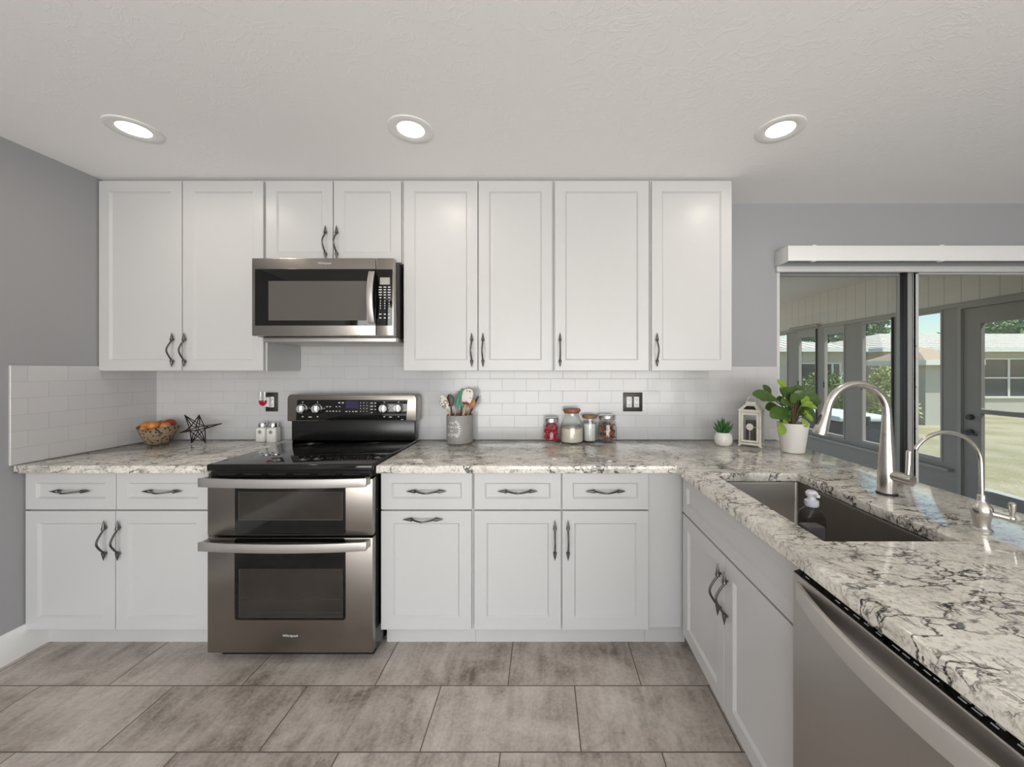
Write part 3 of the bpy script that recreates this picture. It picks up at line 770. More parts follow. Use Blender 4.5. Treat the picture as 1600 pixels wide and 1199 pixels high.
print_on(kgl, mb, 'lettering')
# curved vertical handle
n = 17; o_, i_ = [], []
for k in range(n):
    f = k / (n - 1); b = 1 - (2 * f - 1) ** 2; z = mz(506) + (mz(425) - mz(506)) * f + oz
    o_.append((-.016 - .028 * b, z)); i_.append((-.005 - .026 * b, z))
mb = MB().prism(o_ + i_[::-1], mx(578) + ox, mx(588) + ox - .003, (1, 2, 0), .002)
for z in (mz(503) + oz, mz(428) + oz): mb.box(mx(580) + ox, mx(586) + ox, -.016, 0, z - .008, z + .008, .002)
mb.build('handle', 'steelhandle', d)
writing('logo', 'Whirlpool', .017, 'lettering', d, (mx(507) + ox, -.0006, mz(411.5) + oz))

# ------------------------------------------------------------------ outlets
def outlet(name, label, x, z, gangs, w_, group):
    t = thing(name, label, 'outlet', (x, -.010, z), 0, group)
    MB().box(-w_ / 2, w_ / 2, -.006, 0, -.061, .061, .002).build('cover_plate', 'outletplate', t)
    for k in range(gangs):
        cx = (k - (gangs - 1) / 2) * .047
        sk = MB().box(cx - .0165, cx + .0165, -.0085, -.004, -.034, .034, .002).build('socket', 'white', t)
        mb = MB()
        for zz in (.017, -.017):
            mb.box(cx - .0075, cx - .005, -.0090, -.008, zz - .004, zz + .006); mb.box(cx + .005, cx + .0075, -.0090, -.008, zz - .004, zz + .005)
            mb.cyl((cx, -.008, zz - .009), (cx, -.0090, zz - .009), .0025, seg=10)
        mb.build('slots', 'gasket', sk, 0)
    return t
outlet('wall_outlet', 'double outlet in a dark metal plate below the right wall cabinets', .570, 1.157, 2, .124, 'outlets in the tiled wall')
outlet('wall_outlet', 'single outlet in a dark metal plate above the salt and pepper canisters', -1.748, 1.157, 1, .078, 'outlets in the tiled wall')
t = thing('air_freshener', 'clear plug-in air freshener with red oil left of the range', 'air freshener', (-1.762, -.0195, 1.150))
MB().box(-.014, .014, -.022, 0, -.022, .040, .004).build('plug_body', 'white', t)
mb = MB()
for dx in (-.013, .013): mb.lathe([(.0035, .0), (.0125, .008), (.0135, .045), (.0125, .055), (.0125, .075), (.010, .075), (.010, .055)], (dx - .014, -.036, -.002 + .0), 20, cap=False)
mb.build('vial', 'jarglass', t)
MB().lathe([(0, 0), (.006, 0), (.018, .012), (.021, .034), (0, .035)], (-.014, -.036, -.014), 24, squash=(1.05, .8, 1)).build('oil', 'redliquid', t)
MB().box(-.038, .010, -.030, -.020, .030, .042, .003).build('collar', 'jarglass', t)

# ------------------------------------------------------------------ valance over the sliding door
t = thing('window_valance', 'white box valance above the sliding glass door', 'valance', (1.490, 0, 2.030))
L = 2.05
MB().box(0, L, -.135, -.120, 0, .093, .003).build('fascia', 'trim', t)
MB().box(0, L, -.120, -.001, .078, .093, .002).build('top_board', 'trim', t)
MB().box(0, .014, -.120, -.001, 0, .078, .002).build('end_cap', 'trim', t)
MB().box(.02, L, -.10, -.03, .028, .074, .003).build('head_rail', 'alugrey', t)
for cx in (.16, .94):
    for cz in (.090, -.004): MB().box(cx - .012, cx + .012, -.138, -.112, cz, cz + .007, .002).build('clip', 'trim', t)
# aluminium sill strip between valance and door head is part of the door frame
MB().box(DX0 - .012, DX1 + .02, -.022, .004, 1.992, 2.028, .003).build('head_track', 'alu', d1)

# ------------------------------------------------------------------ jars
def jar(label, x, y, prof, lid, lidmat, group='glass jars on the counter', ribs=0):
    t = thing('glass_jar', label, 'jar', (x, y, CT1 + .0005), 0, group)
    inner = [(max(r - .0025, .001), z) for r, z in prof[::-1] if z > .004] + [(0, .004)]
    mb = MB().lathe([(0, 0)] + prof + inner, seg=40)
    if ribs:
        for k in range(ribs):
            a = 2 * PI * k / ribs; r = prof[1][0]
            mb.tube([(r * math.cos(a), r * math.sin(a), .008), (r * math.cos(a), r * math.sin(a), prof[-2][1] * .72)], .0022, 6)
    mb.build('glass', 'jarglass', t)
    l = MB().lathe(lid, seg=40).build('lid', lidmat, t)
    return t
t = jar('small glass jar of red candies with a silver lid, leftmost of the jars', .046, -.075, [(.046, 0), (.052, .004), (.052, .105), (.044, .120), (.042, .130)], [(0, .126), (.0475, .126), (.0475, .146), (.043, .152), (0, .152)], 'silver')
mb = MB(); rnd = random.Random(2)
for k in range(70):
    a = rnd.uniform(0, 2 * PI); r = .036 * math.sqrt(rnd.random()); mb.ball((r * math.cos(a), r * math.sin(a), .017 + .088 * (k / 70)), .0125, 1, (1, .8, 1.2), (rnd.random() * 3, rnd.random() * 3, 0))
tag(mb.build('candies', 'redcandy', t, 0), 'red wrapped candies', None, None, 'stuff')
t = jar('largest glass jar with a reddish wooden lid, half full of cream flour', .173, -.092, [(.064, 0), (.071, .006), (.071, .095), (.066, .118), (.050, .150), (.045, .165), (.046, .186)], [(0, .180), (.044, .180), (.046, .186), (.053, .190), (.055, .198), (.053, .206), (0, .207)], 'woodred')
MB().lathe([(0, .005), (.062, .005), (.0675, .010), (.0675, .088), (.05, .094), (.03, .088), (0, .096)], seg=40).build('flour', 'flour', t)
t = jar('narrow ribbed glass jar of white sugar with a brown wooden lid', .286, -.072, [(.038, 0), (.042, .006), (.042, .122), (.039, .134), (.039, .150)], [(0, .146), (.038, .146), (.045, .150), (.047, .157), (.045, .166), (0, .167)], 'woodbrown', ribs=20)
MB().lathe([(0, .008), (.036, .008), (.0385, .012), (.0385, .112), (.02, .118), (0, .116)], seg=40).build('sugar', 'sugar', t)
t = jar('ribbed glass jar of brown spice sticks with a silver lid, rightmost of the jars', .395, -.080, [(.054, 0), (.058, .006), (.058, .045), (.054, .110), (.048, .138), (.047, .146)], [(0, .140), (.051, .140), (.053, .143), (.053, .164), (.049, .170), (0, .170)], 'silver', ribs=22)
mb = MB(); mb2 = MB(); rnd = random.Random(4)
for k in range(90):
    a = rnd.uniform(0, 2 * PI); z = .022 + .088 * (k / 90); r = (.040 - .1 * max(0, z - .07)) * math.sqrt(rnd.random())
    b = rnd.uniform(0, 2 * PI); el = rnd.uniform(-.5, .5); v = Vector((math.cos(b), math.sin(b), el)) * .014
    c = Vector((r * math.cos(a), r * math.sin(a), z)); (mb if k % 3 else mb2).tube([c - v, c + v], .0062, 7)
tag(mb.build('spice_sticks', 'spice', t, 0), 'orange brown bark sticks', None, None, 'stuff')
tag(mb2.build('spice_sticks', 'spicedark', t, 0), 'dark brown bark sticks', None, None, 'stuff')

# ------------------------------------------------------------------ canisters (salt and pepper)
def canister(label, x, y, rz_):
    t = thing('spice_canister', label, 'canister', (x, y, CT1 + .0005), rz_, 'white ceramic canisters by the range')
    tb = bmesh.new(); rings = []
    for hx, r, z in ((.027, .010, 0), (.030, .012, .004), (.030, .012, .080), (.026, .014, .088), (.023, .020, .090)):
        rings.append([tb.verts.new((a, b, z)) for a, b in rrect(hx, hx, r, 4)])
    for a, b in zip(rings, rings[1:]):
        for k in range(len(a)): tb.faces.new((a[k], a[(k + 1) % len(a)], b[(k + 1) % len(a)], b[k]))
    tb.faces.new(rings[0]); tb.faces.new(rings[-1]); bmesh.ops.recalc_face_normals(tb, faces=tb.faces[:])
    MB().add(tb).build('body', 'ceramic', t, 40)
    MB().lathe([(0, .088), (.0235, .088), (.0245, .092), (.0245, .110), (.021, .118), (0, .120)], seg=32).build('lid', 'silver', t)
    mb = MB().prism([(-.012, .062), (0, .049), (.012, .062), (0, .075)], -.0308, -.0295, (0, 2, 1)).build('emblem', 'darkletter', t, 0)
    mb = MB()
    for dx, dz in ((0, .0665), (-.005, .062), (.005, .062), (0, .0575)): mb.box(dx - .002, dx + .002, -.0312, -.0306, dz - .002, dz + .002)
    mb.build('emblem_detail', 'ceramic', t, 0)
canister('white ceramic canister with a silver lid beside the wall, left of the pair', -1.768, -.062, 0)
canister('white ceramic canister with a silver lid nearest the range, right of the pair', -1.695, -.072, R(4))

# ------------------------------------------------------------------ wire star
t = thing('wire_star', 'dark openwork metal rod star on the granite beside the fruit basket', 'ornament', (-2.105, -.165, CT1))
zp = lambda xz, yz: Vector(((xz - 735) / 5.714 / 258.0, 0, (579 - yz) / 5.714 / 258.0))
tips = [(620, 330, .02), (815, 320, -.03), (935, 407, .03), (858, 562, -.02), (667, 577, .03), (553, 490, .04)]
T = [zp(a, b) + Vector((0, dy, .004)) for a, b, dy in tips]
c = sum(T, Vector()) / 6
mb = MB(); inner = []
for k in range(6):
    m = (T[k] + T[(k + 1) % 6]) / 2; p = c + (m - c).normalized() * .024
    inner.append((p + Vector((0, -.028, 0)), p + Vector((0, .028, 0))))
for k in range(6):
    for q in (inner[k], inner[k - 1]):
        for p in q: mb.tube([T[k], p], .0027, 8)
    for s in (0, 1): mb.tube([inner[k][s], inner[(k + 1) % 6][s]], .0024, 8)
    mb.ball(T[k], .0042, 1)
for k in range(0, 6, 2):
    mb.tube([c + Vector((0, -.075, .0)), inner[k][0]], .0024, 8); mb.tube([c + Vector((0, .075, 0)), inner[k][1]], .0024, 8)
mb.build('rods', 'wire', t)

# ------------------------------------------------------------------ fruit basket
bc = (-2.338, -.150, CT1 + .0005)
t = thing('fruit_basket', 'spotted woven bowl of round orange fruit in the left corner', 'basket', bc)
mb = MB(); tb = bmesh.new(); seg = 48; rings = []
for r, z in ((.0, .004), (.048, .0), (.056, .006), (.074, .045), (.088, .080), (.095, .102), (.097, .106), (.093, .105), (.084, .078), (.070, .045), (.052, .012), (0, .010)):
    if r == 0: rings.append([tb.verts.new((0, 0, z))]); continue
    ring = []
    for k in range(seg):
        a = 2 * PI * k / seg; wob = (1 + .02 * math.sin(3 * a)) if z > .05 else 1
        ring.append(tb.verts.new((r * wob * math.cos(a), r * wob * .98 * math.sin(a), z + (.010 * math.cos(2 * a) * (z / .12) ** 2))))
    rings.append(ring)
for a, b in zip(rings, rings[1:]):
    for k in range(seg):
        k2 = (k + 1) % seg
        if len(a) == 1: tb.faces.new((a[0], b[k2], b[k]))
        elif len(b) == 1: tb.faces.new((a[k], a[k2], b[0]))
        else: tb.faces.new((a[k], a[k2], b[k2], b[k]))
bmesh.ops.recalc_face_normals(tb, faces=tb.faces[:])
mb.add(tb).build('bowl', 'basket', t, 60)
fr = [(-.050, -.020, .112, .029, 0, 'orange fruit at the left end of the basket heap'), (-.026, .042, .112, .028, 0, 'orange fruit at the back left of the basket, behind the left one'),
      (.006, -.034, .113, .031, 0, 'orange fruit in the front middle of the basket'), (.036, .034, .118, .031, 1, 'red fruit at the back of the basket'),
      (.060, -.018, .110, .026, 0, 'orange fruit at the right end of the basket'), (-.026, -.062, .098, .019, 0, 'small orange fruit low at the front left of the basket'), (0, .0, .050, .030, 0, 'orange fruit underneath in the middle of the basket')]
for x, y, z, r, red, lab in fr:
    if lab is None: continue
    f = thing('round_fruit', lab, 'fruit', (bc[0] + x, bc[1] + y, bc[2] + z), random.uniform(0, 6), 'fruit in the basket')
    prof = [(0, -r * .86)] + [(r * math.sin(a) * (1 + .02 * math.cos(2 * a)), -r * .9 * math.cos(a)) for a in [PI * k / 14 for k in range(1, 14)]] + [(r * .06, r * .84), (0, r * .80)]
    MB().lathe(prof, seg=28).build('flesh', 'fruitred' if red else 'fruit', f, 60)
    MB().cyl((0, 0, r * .78), (.002, 0, r * .93), .0022, .0015, seg=8).build('stalk', 'stem', f)

# ------------------------------------------------------------------ utensil crock
cc = Vector((-.522, -.100, CT1 + .0005))
t = thing('utensil_crock', 'grey stoneware crock with white lettering holding kitchen utensils', 'crock', cc)
MB().lathe([(0, 0), (.074, 0), (.079, .004), (.080, .165), (.078, .172), (.075, .172), (.074, .160), (.074, .012), (0, .010)], seg=48).build('pot', 'crock', t)
def on_crock(me_obj, rad):                     # bends flat lettering round the crock (front looks to -Y)
    for v in me_obj.data.vertices:
        x, z, dep = v.co.x, v.co.y, v.co.z
        a = x / rad; v.co = Vector((rad * math.sin(a), -(rad + dep) * math.cos(a), z))
    return me_obj
for body, size, dx, dz in (('THE', .020, -.034, .128), ('HEART OF', .018, -.030, .104), ('the', .017, -.036, .082), ('HOME', .027, -.034, .056)):
    o = writing('lettering', body, size, 'cream', t, (0, 0, 0), (0, 0, 0)) if 'cream' in M else None
    if o is None:
        M['cream'] = plain('cream_print', (.82, .80, .76), .6, var=.05); o = writing('lettering', body, size, 'cream', t, (0, 0, 0), (0, 0, 0))
    for v in o.data.vertices: v.co.x += dx; v.co.y += dz
    on_crock(o, .0802)
mb = MB(); tb = bmesh.new()
for k in range(9):
    a = R(-60 + 120 * k / 8); cx, cz = -.020 + .036 * math.cos(a), .092 + .052 * math.sin(a)
    for s in (-1, 1):
        th = a + R(90) + s * .7; ln = .012; wv_ = .0035
        q = [(cx, cz), (cx + ln * .5 * math.cos(th) - wv_ * math.sin(th), cz + ln * .5 * math.sin(th) + wv_ * math.cos(th)), (cx + ln * math.cos(th), cz + ln * math.sin(th)), (cx + ln * .5 * math.cos(th) + wv_ * math.sin(th), cz + ln * .5 * math.sin(th) - wv_ * math.cos(th))]
        rad = .0806; tb.faces.new([tb.verts.new((rad * math.sin(x / rad), -rad * math.cos(x / rad), z)) for x, z in q])
mb.add(tb).build('leaf_wreath', 'cream', t, 0)
# utensils: each leans in the crock; zoom pixel (12 per target pixel) -> world
uz = lambda p, q: Vector((cc.x + (p - 450) / 11.99 / 256, 0, CT1 + .0 + (1125 - q) / 11.99 / 256))
def paddle(mb, base_, tip, w_, thick, shape=(.45, .85, 1., .95, .7, .3), yoff=0.):
    base_, tip = Vector(base_), Vector(tip); d = tip - base_; L = d.length; d.normalize()
    side = Vector((0, 1, 0)).cross(d).normalized(); nrm = d.cross(side)
    tb = bmesh.new(); rings = []; n = 9
    import bisect
    for i in range(n + 1):
        f = i / n; x = f * (len(shape) - 1); k = min(int(x), len(shape) - 2); ww = (shape[k] + (shape[k + 1] - shape[k]) * (x - k)) * w_ / 2
        th = thick * (.55 + .45 * math.sin(PI * min(1, f * .9 + .1))); c_ = base_ + d * L * f
        rings.append([tb.verts.new(c_ + side * ww * math.cos(a) + nrm * th / 2 * math.sin(a)) for a in [2 * PI * m / 16 for m in range(16)]])
    for a, b in zip(rings, rings[1:]):
        for m in range(16): tb.faces.new((a[m], a[(m + 1) % 16], b[(m + 1) % 16], b[m]))
    tb.faces.new(rings[0]); tb.faces.new(rings[-1]); bmesh.ops.recalc_face_normals(tb, faces=tb.faces[:])
    mb.add(tb)
def utensil(name, label, cat, neck, tip, w_, headmat, handlemat, y, thick=.010, shape=(.35, .8, 1., 1., .8, .35), foot=None, collar=None, hr=.006):
    a = uz(*neck); b = uz(*tip); a.y = b.y = cc.y + y
    d = (a - b).normalized(); k = (a.z - (CT1 + .016)) / max(-d.z, .1); ft = a + d * k
    ft.x = max(cc.x - .055, min(cc.x + .055, ft.x)); ft.y = cc.y + y * .6; ft.z = CT1 + .018
    t = thing(name, label, cat, ft, 0, 'utensils in the crock')
    mb = MB(); paddle(mb, a - ft, b - ft, w_, thick, shape); mb.build('head', headmat, t, 60)
    MB().tube([Vector((0, 0, 0)), (a - ft) * .5, (a - ft) * .9, (a - ft) + (b - a) * .12], [hr, hr * 1.15, hr, hr * .8], 12).build('handle', handlemat, t)
    if collar: MB().tube([(a - ft) * .985, (a - ft) + (b - a) * .07], [hr * 2.6, hr * 3.2], 14).build('collar', collar, t)
utensil('serving_spoon', 'cream speckled spoon leaning out at the left of the crock', 'spoon', (232, 490), (118, 225), .050, 'spoonspeck', 'woodlight', -.026)
utensil('wooden_spoon', 'dark brown wooden spoon second from the left in the crock', 'spoon', (290, 440), (265, 210), .046, 'wooddark', 'wooddark', -.010)
utensil('spatula', 'narrow green spatula in the crock, seen edge-on', 'spatula', (375, 500), (440, 150), .022, 'green', 'woodlight', .010, shape=(.6, .9, 1, 1, 1, .6))
utensil('spatula', 'wide green silicone spatula in the middle of the crock', 'spatula', (485, 480), (530, 100), .056, 'green', 'wooddark', .0, shape=(.30, .55, .85, 1, 1, .55))
utensil('spatula', 'white floral-print spatula with a red collar and pale wooden handle', 'spatula', (592, 370), (652, 100), .066, 'floral', 'woodlight', -.042, shape=(.75, .9, 1, 1, .95, .55), collar='fruitred', hr=.0075)
utensil('wooden_spoon', 'honey-coloured wooden spoon at the right of the crock', 'spoon', (660, 480), (730, 300), .042, 'woodorange', 'woodorange', -.015)
utensil('whisk_handle', 'thin dark utensil tip standing furthest right in the crock', 'utensil', (700, 420), (782, 255), .014, 'wooddark', 'wooddark', .045, shape=(.8, 1, .9, .8, .7, .5))

# ------------------------------------------------------------------ succulent
t = thing('succulent', 'small spiky green succulent in a scalloped round white pot', 'plant', (1.066, -.195, CT1 + .0005))
tb = bmesh.new(); rings = []; seg = 36
for i, (r, z) in enumerate(((.030, 0), (.040, .006), (.048, .022), (.051, .040), (.048, .060), (.041, .074), (.038, .078), (.035, .078), (.035, .070))):
    rings.append([tb.verts.new(((r + (.0028 * math.cos(9 * (2 * PI * k / seg) + (PI if i % 2 else 0)) if 0 < i < 6 else 0)) * math.cos(2 * PI * k / seg), (r + (.0028 * math.cos(9 * (2 * PI * k / seg) + (PI if i % 2 else 0)) if 0 < i < 6 else 0)) * math.sin(2 * PI * k / seg), z)) for k in range(seg)])
for a, b in zip(rings, rings[1:]):
    for k in range(seg): tb.faces.new((a[k], a[(k + 1) % seg], b[(k + 1) % seg], b[k]))
tb.faces.new(rings[0]); tb.faces.new(rings[-1]); bmesh.ops.recalc_face_normals(tb, faces=tb.faces[:])
MB().add(tb).build('pot', 'ceramic', t, 25)
MB().lathe([(0, .076), (.0345, .074), (.0345, .068), (0, .068)], seg=24).build('soil', 'soil', t)
mb = MB(); rnd = random.Random(11)
for ring_, (n, el, L) in enumerate(((7, 22, .056), (6, 46, .068), (5, 66, .080), (2, 83, .090))):
    for k in range(n):
        a = 2 * PI * (k + .5 * ring_) / n + rnd.uniform(-.15, .15); e_ = R(el + rnd.uniform(-6, 6)); d = Vector((math.cos(a) * math.cos(e_), math.sin(a) * math.cos(e_), math.sin(e_)))
        p = Vector((.006 * math.cos(a), .006 * math.sin(a), .076)); up = Vector((0, 0, .010 if el < 60 else 0))
        mb.tube([p, p + d * L * .35, p + d * L * .7 + up * .5, p + d * L + up], [.006, .0100, .0065, .0008], 7)
mb.build('foliage', 'succ', t)

# ------------------------------------------------------------------ lantern
t = thing('candle_lantern', 'cream metal lantern with glass panes and a flower on its door', 'lantern', (1.228, -.205, CT1 + .0005), R(-37))
hw, z0, z1 = .053, .022, .205
mb = MB().box(-hw - .006, hw + .006, -hw - .006, hw + .006, .012, .024, .002)
for sx in (-1, 1):
    for sy in (-1, 1): mb.prism([(sx * hw + .008 * sx, 0), (sx * hw - .012 * sx, .012), (sx * hw + .008 * sx, .012)], sy * hw - .007, sy * hw + .007, (0, 2, 1))
mb.build('base', 'lantern', t)
mb = MB()
for sx in (-1, 1):
    for sy in (-1, 1): mb.box(sx * hw - .006, sx * hw + .006, sy * hw - .006, sy * hw + .006, z0, z1, .0015)
mb.box(-hw - .006, hw + .006, -hw - .006, hw + .006, z1 - .004, z1 + .006, .0015)
mb.build('posts', 'lantern', t)
df = MB().slab([-hw + .007, -hw + .019, hw - .019, hw - .007], [z0 + .006, z0 + .018, z1 - .018, z1 - .006], {(1, 1)}, -hw - .007, -hw, (0, 2, 1), .001, 1).build('door', 'lantern', t)
MB().box(-hw + .018, hw - .018, -hw - .004, -hw - .002, z0 + .017, z1 - .017).build('pane', 'jarglass', df, 0)
mb = MB(); fc = Vector((0, -hw - .008, .118))
for k in range(10):
    a = 2 * PI * k / 10; mb.ball(fc + Vector((.013 * math.cos(a), 0, .013 * math.sin(a))), .007, 2, (1, .4, 1))
mb.ball(fc, .008, 2, (1, .6, 1)); mb.cyl(fc, fc - Vector((0, 0, .075)), .0015, seg=8); mb.cyl(fc, fc + Vector((hw - .012, 0, 0)), .0012, seg=8)
mb.build('flower_ornament', 'lantern', df)
MB().ball((hw, -hw - .010, .115), .006, 2).cyl((hw - .01, -hw - .009, .115), (hw + .012, -hw - .009, .115), .002, seg=8).build('latch', 'lantern', df)
for nm, bxx in (('side_pane', (-hw - .001, -hw + .001, -hw + .006, hw - .006)), ('side_pane', (hw - .001, hw + .001, -hw + .006, hw - .006)), ('back_pane', (-hw + .006, hw - .006, hw - .001, hw + .001))):
    MB().box(*bxx, z0, z1 - .004).build(nm, 'jarglass', t, 0)
tb = bmesh.new(); rings = []
for h_, z in ((hw + .008, z1 + .006), (hw + .008, z1 + .010), (.026, z1 + .044), (.026, z1 + .054), (.023, z1 + .056)):
    rings.append([tb.verts.new((sx * h_, sy * h_, z)) for sx, sy in ((-1, -1), (1, -1), (1, 1), (-1, 1))])
for a, b in zip(rings, rings[1:]):
    for k in range(4): tb.faces.new((a[k], a[(k + 1) % 4], b[(k + 1) % 4], b[k]))
tb.faces.new(rings[0]); tb.faces.new(rings[-1]); bmesh.ops.recalc_face_normals(tb, faces=tb.faces[:])
rf_ = MB().add(tb).build('roof', 'lantern', t, 0)
mb = MB()
for k in range(3): mb.box(-.022 + k * .016, -.012 + k * .016, -.0545, -.045, z1 + .016, z1 + .036, mat=Matrix.Translation((0, 0, 0)))
mb = MB().prism([(-.034, z1 + .016), (.034, z1 + .016), (.020, z1 + .042), (-.020, z1 + .042)], 0, .0012, (0, 2, 1), mat=Matrix.Translation((0, -hw - .0095, 0)) @ Matrix.Translation((0, 0, z1 + .010)) @ Matrix.Rotation(-math.atan2(hw + .008 - .026, .034), 4, 'X') @ Matrix.Translation((0, 0, -z1 - .010)))
mb.build('vent', 'gasket', rf_, 0)
MB().tube([(.022 * math.cos(a), 0, z1 + .056 + .028 * math.sin(a)) for a in [PI * k / 14 for k in range(15)]], .0028, 8).build('carry_handle', 'lantern', t)
tag(MB().lathe([(0, z0 + .003), (.030, z0 + .003), (.031, .07), (.031, .145), (.026, .150), (0, .147)], seg=24).build('candle', 'candle', t), 'dark textured candle')

# ------------------------------------------------------------------ jade plant in a white pot
t = thing('potted_plant', 'broad-leaved green houseplant in a tapered white pot by the sliding door', 'plant', (1.362, -.375, CT1 + .0005))
MB().lathe([(0, 0), (.052, 0), (.056, .004), (.070, .110), (.076, .155), (.077, .160), (.073, .161), (.071, .150), (.066, .120), (0, .12)], seg=48).build('pot', 'potwhite', t)
MB().lathe([(0, .142), (.040, .140), (.0685, .136), (.066, .125), (0, .125)], seg=32).build('soil', 'soil', t)
K = 1 / 7.273 / 285
P3 = lambda px_, py_, y: Vector(((px_ - 1160) * K, y, .160 + (575 - py_) * K))
def leaf(mb, a, b, w_, y0, y1, cup=.15, rnd=random.Random(1)):
    a = P3(*a, y0); b = P3(*b, y1); d = b - a; L = d.length; d.normalize(); w_ = w_ * K
    side = d.cross(Vector((rnd.uniform(-.35, .35), -.8, .62))).normalized(); nrm = side.cross(d).normalized()
    tb = bmesh.new(); rows = []
    prof = [.10, .16, .34, .60, .82, .96, 1.0, .93, .72, .22]
    for i, q in enumerate(prof):
        f = i / (len(prof) - 1); c_ = a + d * L * f - nrm * L * .10 * f * f; row = []
        for s in (-1, -.5, 0, .5, 1):
            row.append(tb.verts.new(c_ + side * s * w_ / 2 * q + nrm * (abs(s) ** 1.5) * w_ * cup * q))
        rows.append(row)
    low = [[tb.verts.new(v.co - nrm * .0022) for v in r] for r in rows]
    for R_ in (rows, low):
        for r1, r2 in zip(R_, R_[1:]):
            for k in range(4): tb.faces.new((r1[k], r1[k + 1], r2[k + 1], r2[k]))
    n = len(rows)
    for i in range(n - 1):
        for k in (0, 4): tb.faces.new((rows[i][k], rows[i + 1][k], low[i + 1][k], low[i][k]))
    for i in (0, n - 1):
        for k in range(4): tb.faces.new((rows[i][k], rows[i][k + 1], low[i][k + 1], low[i][k]))
    bmesh.ops.recalc_face_normals(tb, faces=tb.faces[:])
    mb.add(tb)
dark = [((985, 325), (655, 225), 150, -.03, -.07), ((960, 300), (900, 145), 95, .03, .05), ((1110, 260), (1345, 175), 125, .02, .03), ((1150, 320), (1415, 305), 150, -.01, -.05),
        ((1095, 400), (838, 480), 165, -.03, -.07), ((1110, 430), (955, 535), 120, -.03, -.06), ((1190, 410), (1390, 480), 160, -.01, -.03), ((1080, 330), (1010, 175), 130, -.02, -.05),
        ((1120, 380), (985, 330), 120, -.03, -.08), ((1150, 300), (1240, 165), 120, -.0, .03), ((1090, 300), (1160, 160), 110, .03, .06), ((1060, 330), (930, 330), 110, -.05, -.09),
        ((1180, 300), (1330, 240), 130, -.04, -.07), ((1130, 350), (1060, 250), 130, -.05, -.07), ((1200, 340), (1370, 390), 120, .03, .06), ((1000, 320), (860, 290), 110, .04, .07),
        ((1110, 330), (1190, 215), 110, -.04, -.06), ((1060, 400), (930, 410), 120, .03, .07), ((1130, 430), (1045, 300), 125, -.02, -.04), ((1180, 430), (1265, 325), 120, .0, .0), ((1120, 370), (1150, 225), 130, .01, .02), ((1070, 390), (960, 290), 120, .0, -.03), ((1200, 390), (1330, 330), 130, -.02, -.05), ((1150, 450), (1245, 450), 110, -.02, -.05), ((1110, 460), (1040, 480), 100, -.02, -.06), ((1160, 330), (1290, 215), 125, -.02, -.04)]
bright = [((1090, 270), (985, 85), 135, -.01, -.02), ((965, 545), (925, 680), 95, -.05, -.09), ((1185, 370), (1215, 270), 85, -.05, -.08), ((1205, 440), (1295, 530), 80, -.04, -.07),
          ((1185, 500), (1205, 595), 65, -.05, -.085), ((1180, 360), (1310, 385), 75, -.06, -.09), ((1010, 530), (950, 545), 60, -.06, -.09), ((1165, 380), (1235, 330), 75, -.06, -.10), ((1230, 420), (1190, 440), 50, -.06, -.09)]
mb = MB(); rnd = random.Random(21)
for a, b, w_, y0, y1 in dark: leaf(mb, a, b, w_, y0, y1, .13, rnd)
mb.build('foliage', 'leaf', t, 60)
mb = MB()
for a, b, w_, y0, y1 in bright: leaf(mb, a, b, w_, y0, y1, .13, rnd)
tag(mb.build('foliage', 'leafbright', t, 60), 'bright yellow-green young leaves')
mb = MB(); base_ = Vector((-.01, -.01, .138))
for a, b, w_, y0, y1 in dark + bright:
    p = P3(*a, y0); mid = Vector((p.x * .35, p.y * .4 - .006, .160 + (p.z - .16) * .5))
    q = base_ + Vector((p.x * .15, p.y * .15, 0)); mb.tube(smooth_path([q, mid, p], 4), .0026 if p.z > .2 else .0018, 7)
mb.build('stem', 'stem', t)

# ------------------------------------------------------------------ lanai beyond the sliding door
LX, LY, LH = 3.85, 4.7, 2.42
GZ = -.16
ly = lambda p: 597 * LX / (p - 850) + CAM_Y
struct('floor_lanai', MB().box(0.2, LX + .12, .15, LY, -.14, -.04), 'concrete', 0)
struct('ceiling_lanai', MB().box(0.2, LX + .45, .15, LY + .1, LH, LH + .12), 'bead', 0) if 0 else struct('ceiling_lanai', MB().box(0.2, LX + .45, .15, LY + .1, LH, LH + .12), 'lanaiceil', 0)
WZ0, WZ1 = .475, 1.955
panes = [(ly(1231), 4.35), (ly(1276), ly(1248)), (ly(1320), ly(1288)), (ly(1395), ly(1347)), (ly(1473), ly(1418))]
yd0, yd1 = .10, ly(1498)
ysl = [.15, yd0, yd1] + [v for p in sorted(panes) for v in p] + [LY]
holes = {(1, 0), (1, 1)} | {(3 + 2 * k, 1) for k in range(5)}
struct('wall_lanai_right', MB().slab(ysl, [-.04, WZ0, WZ1], {(1, 0), (1, 1)} | {(3 + 2 * k, 1) for k in range(5)}, LX, LX + .04, (1, 2, 0)), 'lanaigrey', 0)
struct('trim_3', MB().box(LX - .008, LX + .10, .15, LY, WZ1, LH), 'bead', 0)
struct('trim_4', MB().box(LX - .05, LX, yd1 + .05, LY, WZ0 - .075, WZ0 - .045, .004).box(LX - .02, LX, .15, LY, WZ1 - .012, WZ1 + .03, .003), 'lanaiframe')
